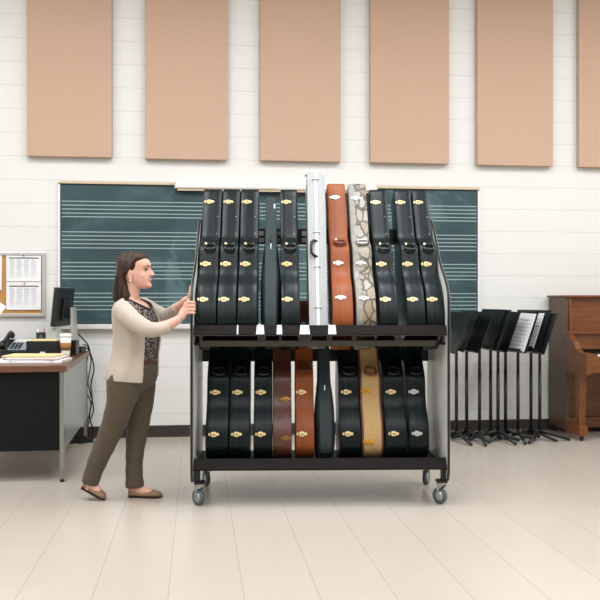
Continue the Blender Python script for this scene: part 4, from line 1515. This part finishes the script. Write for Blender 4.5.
# ---- legs
NH = [(124, 384, 5.13), (119, 405, 5.125), (112.5, 427, 5.13), (99.5, 455, 5.15), (90.5, 480, 5.165), (88.5, 489, 5.168)]
FHp = [(140, 384, 5.28), (140, 405, 5.275), (137, 430, 5.265), (134.3, 457, 5.255), (133.5, 480, 5.25), (133, 490, 5.248)]
body.tube([wp(*q) for q in NH], [.076, .066, .050, .044, .034, .030], 16)
body.tube([wp(*q) for q in FHp], [.076, .066, .050, .044, .034, .030], 16)
# ---- feet
def zfloor(px, d):
    q = wp(px, 300, d)
    q.z = 0
    return q


fh, ft = zfloor(128.5, 5.248), zfloor(162.5, 5.235)
fdir = (ft - fh).normalized()
flen = (ft - fh).length


def foot_frame(heel, toe, up):
    x = (toe - heel).normalized()
    y = up.cross(x).normalized()
    z = x.cross(y)
    return x, y, z


def shoe_and_foot(heel, toe, ankle, name):
    up = Vector((0, 0, 1))
    x, y, z = foot_frame(heel, toe, up)
    L = (toe - heel).length
    fo = MB()
    # skin foot under the shoe opening
    body.tube([ankle, ankle * 0.55 + (heel + x * L * .25 + z * .035) * .45, heel + x * L * .38 + z * .040, heel + x * L * .60 + z * .026, heel + x * L * .8 + z * .018], [.031, .034, .031, .028, .020], 14)
    body.ball(heel + x * .028 + z * .035, (.028, .026, .030), 12)
    sh = MB()
    tab_w = [(0, .012), (.03, .024), (.12, .030), (.35, .031), (.6, .038), (.78, .040), (.92, .030), (1.0, .008)]
    tab_h = [(0, .044), (.03, .054), (.12, .053), (.25, .044), (.42, .034), (.58, .033), (.70, .038), (.85, .034), (.95, .026), (1.0, .014)]
    rings = []
    for i in range(25):
        t = i / 24
        w, h = interp(tab_w, t), interp(tab_h, t)
        c = heel + x * L * t
        ring = []
        for k in range(20):
            a = 2 * pi * k / 20
            ca, sa = cos(a), sin(a)
            zz_ = h * (0.5 + 0.5 * math.copysign(abs(sa) ** .7, sa))
            ring.append(c + y * w * math.copysign(abs(ca) ** .75, ca) * (1 - .22 * max(0, sa)) + z * (zz_ + .004))
        rings.append(ring)
    sh.loft(rings)
    s_ = remesh(sh, 'shoe', 0.0035, [M['shoe']], 2, parent=wm)
    so_ = MB()
    rings = []
    for i in range(25):
        t = i / 24
        w = interp(tab_w, t) + .0015
        c = heel + x * L * t
        rings.append([c - y * w, c + y * w, c + y * w + z * .006, c - y * w + z * .006])
    so_.loft(rings, smooth=False)
    so_.build('sole', M['sole'], s_)
    # small bow on the vamp
    tp = heel + x * L * .72 + z * .042
    MB().ball(tp + y * .008, (.008, .009, .004), 8).ball(tp - y * .008, (.008, .009, .004), 8).build('bow', M['shoe'], s_)


shoe_and_foot(fh + Vector((0, 0, 0.001)), ft + Vector((0, 0, 0.001)), wp(133.5, 484, 5.248), 'front')
bt_ = zfloor(105.0, 5.160)
bh_ = wp(81.5, 487.5, 5.172)
# lift the heel: toe on the floor
shoe_and_foot(bh_, bt_ + Vector((0, 0, 0.001)), wp(89.5, 482, 5.168), 'rear')

# ---- arms
NA = [(123, 309, 5.05), (135, 320, 4.975), (149, 329, 4.92), (160, 328, 4.925), (170, 324.5, 4.935), (180, 318.5, 4.945)]
body.tube([wp(*q) for q in NA], [.048, .042, .038, .036, .031, .024], 14)
FA = [(142, 306, 5.35), (154, 312, 5.345), (167, 315, 5.31), (174, 310.5, 5.25), (181, 304.5, 5.17)]
body.tube([wp(*q) for q in FA], [.048, .043, .038, .031, .024], 14)
# near hand: palm outside the panel, fingers round its front edge
def pan_px(v, side=0):
    """pixel column and depth of the panel's outer (0) or inner (1) face at depth v"""
    w = cart(UL + (PT if side else 0), v, 1.2)
    d = w.x * ST + w.y * CT
    r = w.x * CT - w.y * ST
    return 300 + r / d * F, d


def cp_l(u, v, z):
    """cart point in the person's frame"""
    w = cart(u, v, z) - Vector((wroot_w.x, wroot_w.y, 0))
    return Vector((w.x * CT - w.y * ST, w.x * ST + w.y * CT, w.z))


wr_ = wp(180, 318.5, 4.945)
kn = [cp_l(UL - 0.022, -0.018, z_of(y, -0.02)) for y in (302.3, 305.9, 309.5, 312.8)]
pc_ = cp_l(UL - 0.030, -0.005, z_of(310.5, 0.0))
body.tube([wr_, wr_ * .6 + pc_ * .4, pc_, kn[1] * .5 + kn[2] * .5], [.023, .025, .027, .016], 12, flat=1.0)
palm = MB
for k in kn:
    body.tube([wr_ * .45 + pc_ * .55, pc_ * .5 + k * .5, k], [.016, .015, .0105], 10)
lens = (0.000, 0.004, 0.002, -0.004)
for i, y in enumerate((302.3, 305.9, 309.5, 312.8)):
    z = z_of(y, -0.02)
    r = (.0088, .0090, .0086, .0076)[i]
    e = lens[i]
    body.tube([kn[i], cp_l(UL - 0.006, -0.0165, z + .001), cp_l(UL + 0.010 + e, -0.0155, z), cp_l(UL + PT + 0.0075, -0.006 + e, z - .001), cp_l(UL + PT + 0.0100, 0.014 + e, z - .002)], [r * 1.12, r * 1.05, r, r * .95, r * .8], 10)
# thumb along the outside of the panel
body.tube([wr_ * .5 + pc_ * .5, cp_l(UL - 0.026, 0.022, z_of(306.5, 0.02)), cp_l(UL - 0.016, 0.040, z_of(302, 0.04)), cp_l(UL - 0.0105, 0.050, z_of(298.3, 0.05))], [.016, .0125, .0105, .0085], 10)
# far hand: palm and fingers flat on the panel's outer face
fw_ = wp(181, 304.5, 5.17)
fv = 0.145
fp_ = cp_l(UL - 0.028, fv, z_of(299.0, fv))
body.tube([fw_, fw_ * .5 + fp_ * .5, fp_], [.023, .024, .022], 12)
for i in range(4):
    v = fv - 0.030 + i * 0.0205
    r = (.0086, .0088, .0084, .0074)[i]
    ln = (0.0, 0.008, 0.003, -0.012)[i]
    z0 = z_of(297.0, fv)
    body.tube([fp_ * .75 + fw_ * .25, cp_l(UL - 0.020, v, z0), cp_l(UL - 0.0125, v - .002, z0 + 0.022), cp_l(UL - 0.0105, v - .004, z0 + 0.045 + ln * .6), cp_l(UL - 0.0095, v - .005, z0 + 0.060 + ln)], [r * 1.5, r * 1.15, r, r * .95, r * .8], 10)
body.tube([fw_ * .4 + fp_ * .6, cp_l(UL - 0.024, fv - 0.045, z_of(299, fv)), cp_l(UL - 0.014, fv - 0.060, z_of(296, fv)), cp_l(UL - 0.0105, fv - 0.066, z_of(293.4, fv))], [.015, .012, .010, .0082], 10)


lipc = hp(.112, 0, .051)


def paint_body(c):
    q = c - HC
    x = q.x * cos(-HYAW) - q.y * sin(-HYAW)
    y = q.x * sin(-HYAW) + q.y * cos(-HYAW)
    q2 = (y / .026) ** 2
    if q2 < 1.1 and x > .100 - .016 * q2:
        up, dn = .0565 + .0045 * q2, .0445 + .0085 * q2
        mid_h, mid_l = up - .0035 + .0012 * q2, dn + .0048 - .0012 * q2
        if mid_l <= q.z <= mid_h and q2 < .8:
            return 2
        if dn - .0045 < q.z < up + .0042:
            return 1
    return 0


remesh(body, 'body', 0.0036, [M['skin'], M['lips'], M['teeth']], 3, paint_body, wm)
for sy in (-1, 1):
    ey = MB().ball(hp(.0900, sy * .031, .108), (.0100, .0120, .0056), 14, rot=RH).build('eye', M['eye_white'], wm)
    MB().ball(hp(.0935, sy * .0335 - .002, .108), (.0075, .0085, .0056), 12, rot=RH).build('iris', M['iris'], ey)
    MB().tube([hp(.1075, sy * .014, .1285), hp(.1065, sy * .028, .1320), hp(.0965, sy * .046, .1315), hp(.084, sy * .059, .1260)], [.0026, .0030, .0026, .0012], 8).build('eyebrow', M['hair'], wm)
    MB().tube([hp(.1015, sy * .019, .1115), hp(.1015, sy * .031, .1150), hp(.091, sy * .044, .1125)], [.0012, .0020, .0014], 6).build('eyelash', M['iris'], wm)
MB().ball(hp(.013, -.079, .043), (.0055, .0055, .0065), 10).cyl(hp(.013, -.078, .047), hp(.013, -.0775, .055), 0.001, 6).build('earring', M['pearl'], wm)
MB().ball(hp(.013, .079, .043), (.0055, .0055, .0065), 10).cyl(hp(.013, .078, .047), hp(.013, .0775, .055), 0.001, 6).build('earring', M['pearl'], wm)

# ---- hair: swept back over the skull, falling to the shoulders behind
hair = MB()
htab = [(251.2, 128, 136, .018, 0), (252.3, 124, 141.5, .040, 0), (254.5, 121, 145.5, .056, 0), (257.5, 119, 148.0, .066, 0), (261, 118, 145.5, .074, 0), (265, 117.8, 143, .079, 0), (269, 118, 140.5, .081, 0), (272.5, 118.5, 137, .080, 0), (276, 118.3, 130, .077, 0), (282, 117.2, 129.5, .076, 0), (288, 115.8, 131.5, .078, 0), (294, 114.6, 133.8, .080, 0), (299, 114.2, 135.0, .076, 0), (302, 115.5, 134, .060, 0)]
rings = []
for i in range(44):
    y = 251.2 + (302 - 251.2) * i / 43
    b, f, w = (interp([(t[0], t[j]) for t in htab], y) for j in (1, 2, 3))
    c = wp((b + f) / 2, y, WD + 0.002)
    rx = (f - b) / 2 * PPX
    ring = []
    for k in range(64):
        a = 2 * pi * k / 64
        ca, sa = cos(a), sin(a)
        e = 0.62
        wob = 1 + 0.018 * sin(9 * a + y * .05) + 0.014 * sin(23 * a + y * .09)
        x = rx * math.copysign(abs(ca) ** e, ca) * wob
        yy = w * math.copysign(abs(sa) ** e, sa) * wob
        ring.append(c + Vector((x * cos(HYAW) - yy * sin(HYAW), x * sin(HYAW) + yy * cos(HYAW), 0)))
    rings.append(ring)
hair.loft(rings)
# gathered twist at the back of the head
hair.ball(wp(119.5, 272, WD), (.022, .040, .020), 14)
remesh(hair, 'hair', 0.0036, [M['hair']], 2, None, wm)

# ---- blouse
bl = MB()
NB = 44


def blouse_pt(a, t):
    """a: angle about the trunk (0 = facing the cart), t: 0 at the neckline to 1 at the waist"""
    da = abs((a + pi) % (2 * pi) - pi)
    top = 299.6 + 9.5 * max(0.0, 1 - da / 1.15) ** 1.1
    y = top + (364 - top) * t
    b_, f_, w_ = trunk(y)
    c = wp((b_ + f_) / 2, y, WD)
    rx, ry = (f_ - b_) / 2 * PPX + .003, w_ + .001
    e = 2 / 2.3
    x = rx * math.copysign(abs(cos(a)) ** e, cos(a))
    yy = ry * math.copysign(abs(sin(a)) ** e, sin(a))
    return c + Vector((x * cos(YAW) - yy * sin(YAW), x * sin(YAW) + yy * cos(YAW), 0))


bl.loft([[blouse_pt(2 * pi * k / NB, t) for k in range(NB)] for t in (0, .04, .08, .13, .2, .28, .37, .47, .57, .67, .77, .87, .95, 1)], cap=False)
bl.build('blouse', M['blouse'], wm)
MB().tube([blouse_pt(2 * pi * k / 44, .012) for k in range(44)], .0075, 8, closed=True).build('neck_edging', M['dark_trim'], wm)
# chest skin in the V
# ---- trousers
tp = MB()
tp.loft([trunk_ring(y, 0.002 + (0.004 if y > 364 else 0)) for y in [359, 362, 367, 372, 377, 381]] + [trunk_ring(387, -0.018), trunk_ring(392, -0.05), trunk_ring(395, -0.08)])
NT_ = [(127, 368, 5.14, .098), (124.5, 384, 5.125, .108), (120.5, 403, 5.12, .085), (114, 423, 5.13, .073), (107, 440, 5.14, .066), (99.3, 457, 5.15, .060), (93.5, 472, 5.16, .054), (90.0, 483.5, 5.165, .052)]
FT_ = [(138.0, 368, 5.265, .092), (139.5, 384, 5.27, .098), (140, 403, 5.27, .083), (138.0, 425, 5.265, .068), (135.8, 442, 5.26, .061), (134.4, 460, 5.255, .053), (134.2, 475, 5.25, .053), (135.0, 487, 5.248, .058)]
for tab in (NT_, FT_):
    pts, rr = [], []
    for i in range(37):
        t = i / 36 * (len(tab) - 1)
        q = [interp([(j, tab[j][a]) for j in range(len(tab))], t) for a in range(4)]
        wr2 = 1 + 0.022 * sin(i * 1.35 + (2 if tab is NT_ else 0)) * (1 if i > 12 else .4)
        pts.append(wp(*q[:3])); rr.append(q[3] * wr2)
    tp.tube(pts, rr, 22, flat=1.0)
remesh(tp, 'trousers', 0.006, [M['trousers']], 4, None, wm)
bl2 = MB()
bl2.loft([trunk_ring(358.4, 0.006), trunk_ring(358.8, 0.009), trunk_ring(361.8, 0.009), trunk_ring(362.2, 0.006)], cap=True)
bl2.build('belt', M['belt'], wm)

# ---- cardigan: open shell round the trunk plus sleeves
cg = MB()
crow = [298.2, 300, 302, 304.5, 308, 312, 317, 323, 329, 335, 341, 347, 353, 359, 365, 370, 374.5, 378.5]
th = 0.011
grid_o, grid_i = [], []
NA_ = 52
for y in crow:
    t = (y - 298) / 80
    # near and far edges of the opening, as angles about the trunk axis
    near = interp([(298, -100), (303, -80), (309, -60), (320, -45), (345, -38), (380, -38)], y)
    far = interp([(298, 70), (303, 52), (309, 40), (320, 32), (345, 32), (380, 36)], y)
    b, f, w = trunk(y)
    gx = interp([(298, .004), (308, .007), (340, .008), (378, .005)], y)
    
    ro, ri = [], []
    for k in range(NA_ + 1):
        a = radians(far + (360 + near - far) * k / NA_)
        hem = 0.0
        for lst, g in ((ro, gx + th), (ri, gx)):
            c = wp((b + f) / 2, y, WD)
            rx, ry = (f - b) / 2 * PPX + g, w + g + 0.004
            ca, sa = cos(a), sin(a)
            e = 2 / 2.3
            x = rx * math.copysign(abs(ca) ** e, ca)
            yy = ry * math.copysign(abs(sa) ** e, sa)
            fold = (0.0065 * sin(a * 7 + y * .05) + 0.003 * sin(a * 13 - y * .09)) * t
            x += fold * ca; yy += fold * sa
            p = c + Vector((x * cos(YAW) - yy * sin(YAW), x * sin(YAW) + yy * cos(YAW), 0))
            if y > 370:
                p.z -= (0.018 if sa < 0 else 0.0) * max(0, ca * .8 + .2) * (y - 370) / 8.5
            lst.append(p)
    grid_o.append(ro); grid_i.append(ri)
R_, C_ = len(crow), NA_ + 1
vs = [p for r in grid_o for p in r] + [p for r in grid_i for p in r]
fs = []
o2 = R_ * C_
for i in range(R_ - 1):
    for j in range(C_ - 1):
        a = i * C_ + j
        fs.append((a, a + 1, a + C_ + 1, a + C_))
        fs.append((o2 + a, o2 + a + C_, o2 + a + C_ + 1, o2 + a + 1))
for j in range(C_ - 1):
    fs.append((j, o2 + j, o2 + j + 1, j + 1))
    a = (R_ - 1) * C_ + j
    fs.append((a, a + 1, o2 + a + 1, o2 + a))
for i in range(R_ - 1):
    a = i * C_
    fs.append((a, a + C_, o2 + a + C_, o2 + a))
    a = i * C_ + C_ - 1
    fs.append((a, o2 + a, o2 + a + C_, a + C_))
cg.add(vs, fs, 0, True)
NS = [(121.5, 306, 5.075, .050), (123, 311, 5.045, .060), (129, 317, 5.00, .057), (138, 324, 4.955, .053), (147.5, 329, 4.925, .048), (155, 329.8, 4.918, .043), (162, 328.9, 4.922, .037), (169.2, 326.6, 4.93, .033)]
FS_ = [(137, 304, 5.33, .050), (143, 306.5, 5.345, .058), (150, 309.5, 5.345, .053), (158, 313.5, 5.335, .048), (166, 315.5, 5.31, .045), (172, 312, 5.265, .038), (177.5, 307.5, 5.21, .033)]
for tab in (NS, FS_):
    pts, rr = [], []
    for i in range(29):
        t = i / 28 * (len(tab) - 1)
        q = [interp([(j, tab[j][a]) for j in range(len(tab))], t) for a in range(4)]
        pts.append(wp(*q[:3])); rr.append(q[3] * (1 + (.028 if 6 < i < 20 else .015) * sin(i * 1.75)))
    cg.tube(pts, rr, 20)
remesh(cg, 'cardigan', 0.0045, [M['cardigan']], 4, None, wm)
# bracelet
bp_ = wp(180, 318.5, 4.945)
dr = (bp_ - wp(170, 324.5, 4.935)).normalized()
a_ = dr.orthogonal().normalized(); b_ = dr.cross(a_)
MB().tube([bp_ - dr * .012 + (a_ * cos(2 * pi * k / 20) + b_ * sin(2 * pi * k / 20)) * .0262 for k in range(20)], .0009, 6, closed=True).build('bracelet', M['silver'], wm)

# ------------------------------------------------------------------ light and colour
w = bpy.data.worlds.new('room_air')
SC.world = w
w.use_nodes = True
w.node_tree.nodes['Background'].inputs[0].default_value = (1, 1, 1, 1)
w.node_tree.nodes['Background'].inputs[1].default_value = 0.0
vs_ = SC.view_settings
vs_.view_transform = 'Standard'
vs_.look = 'None'
vs_.gamma = 1.0
vs_.use_curve_mapping = False
vs_.exposure = 0.0
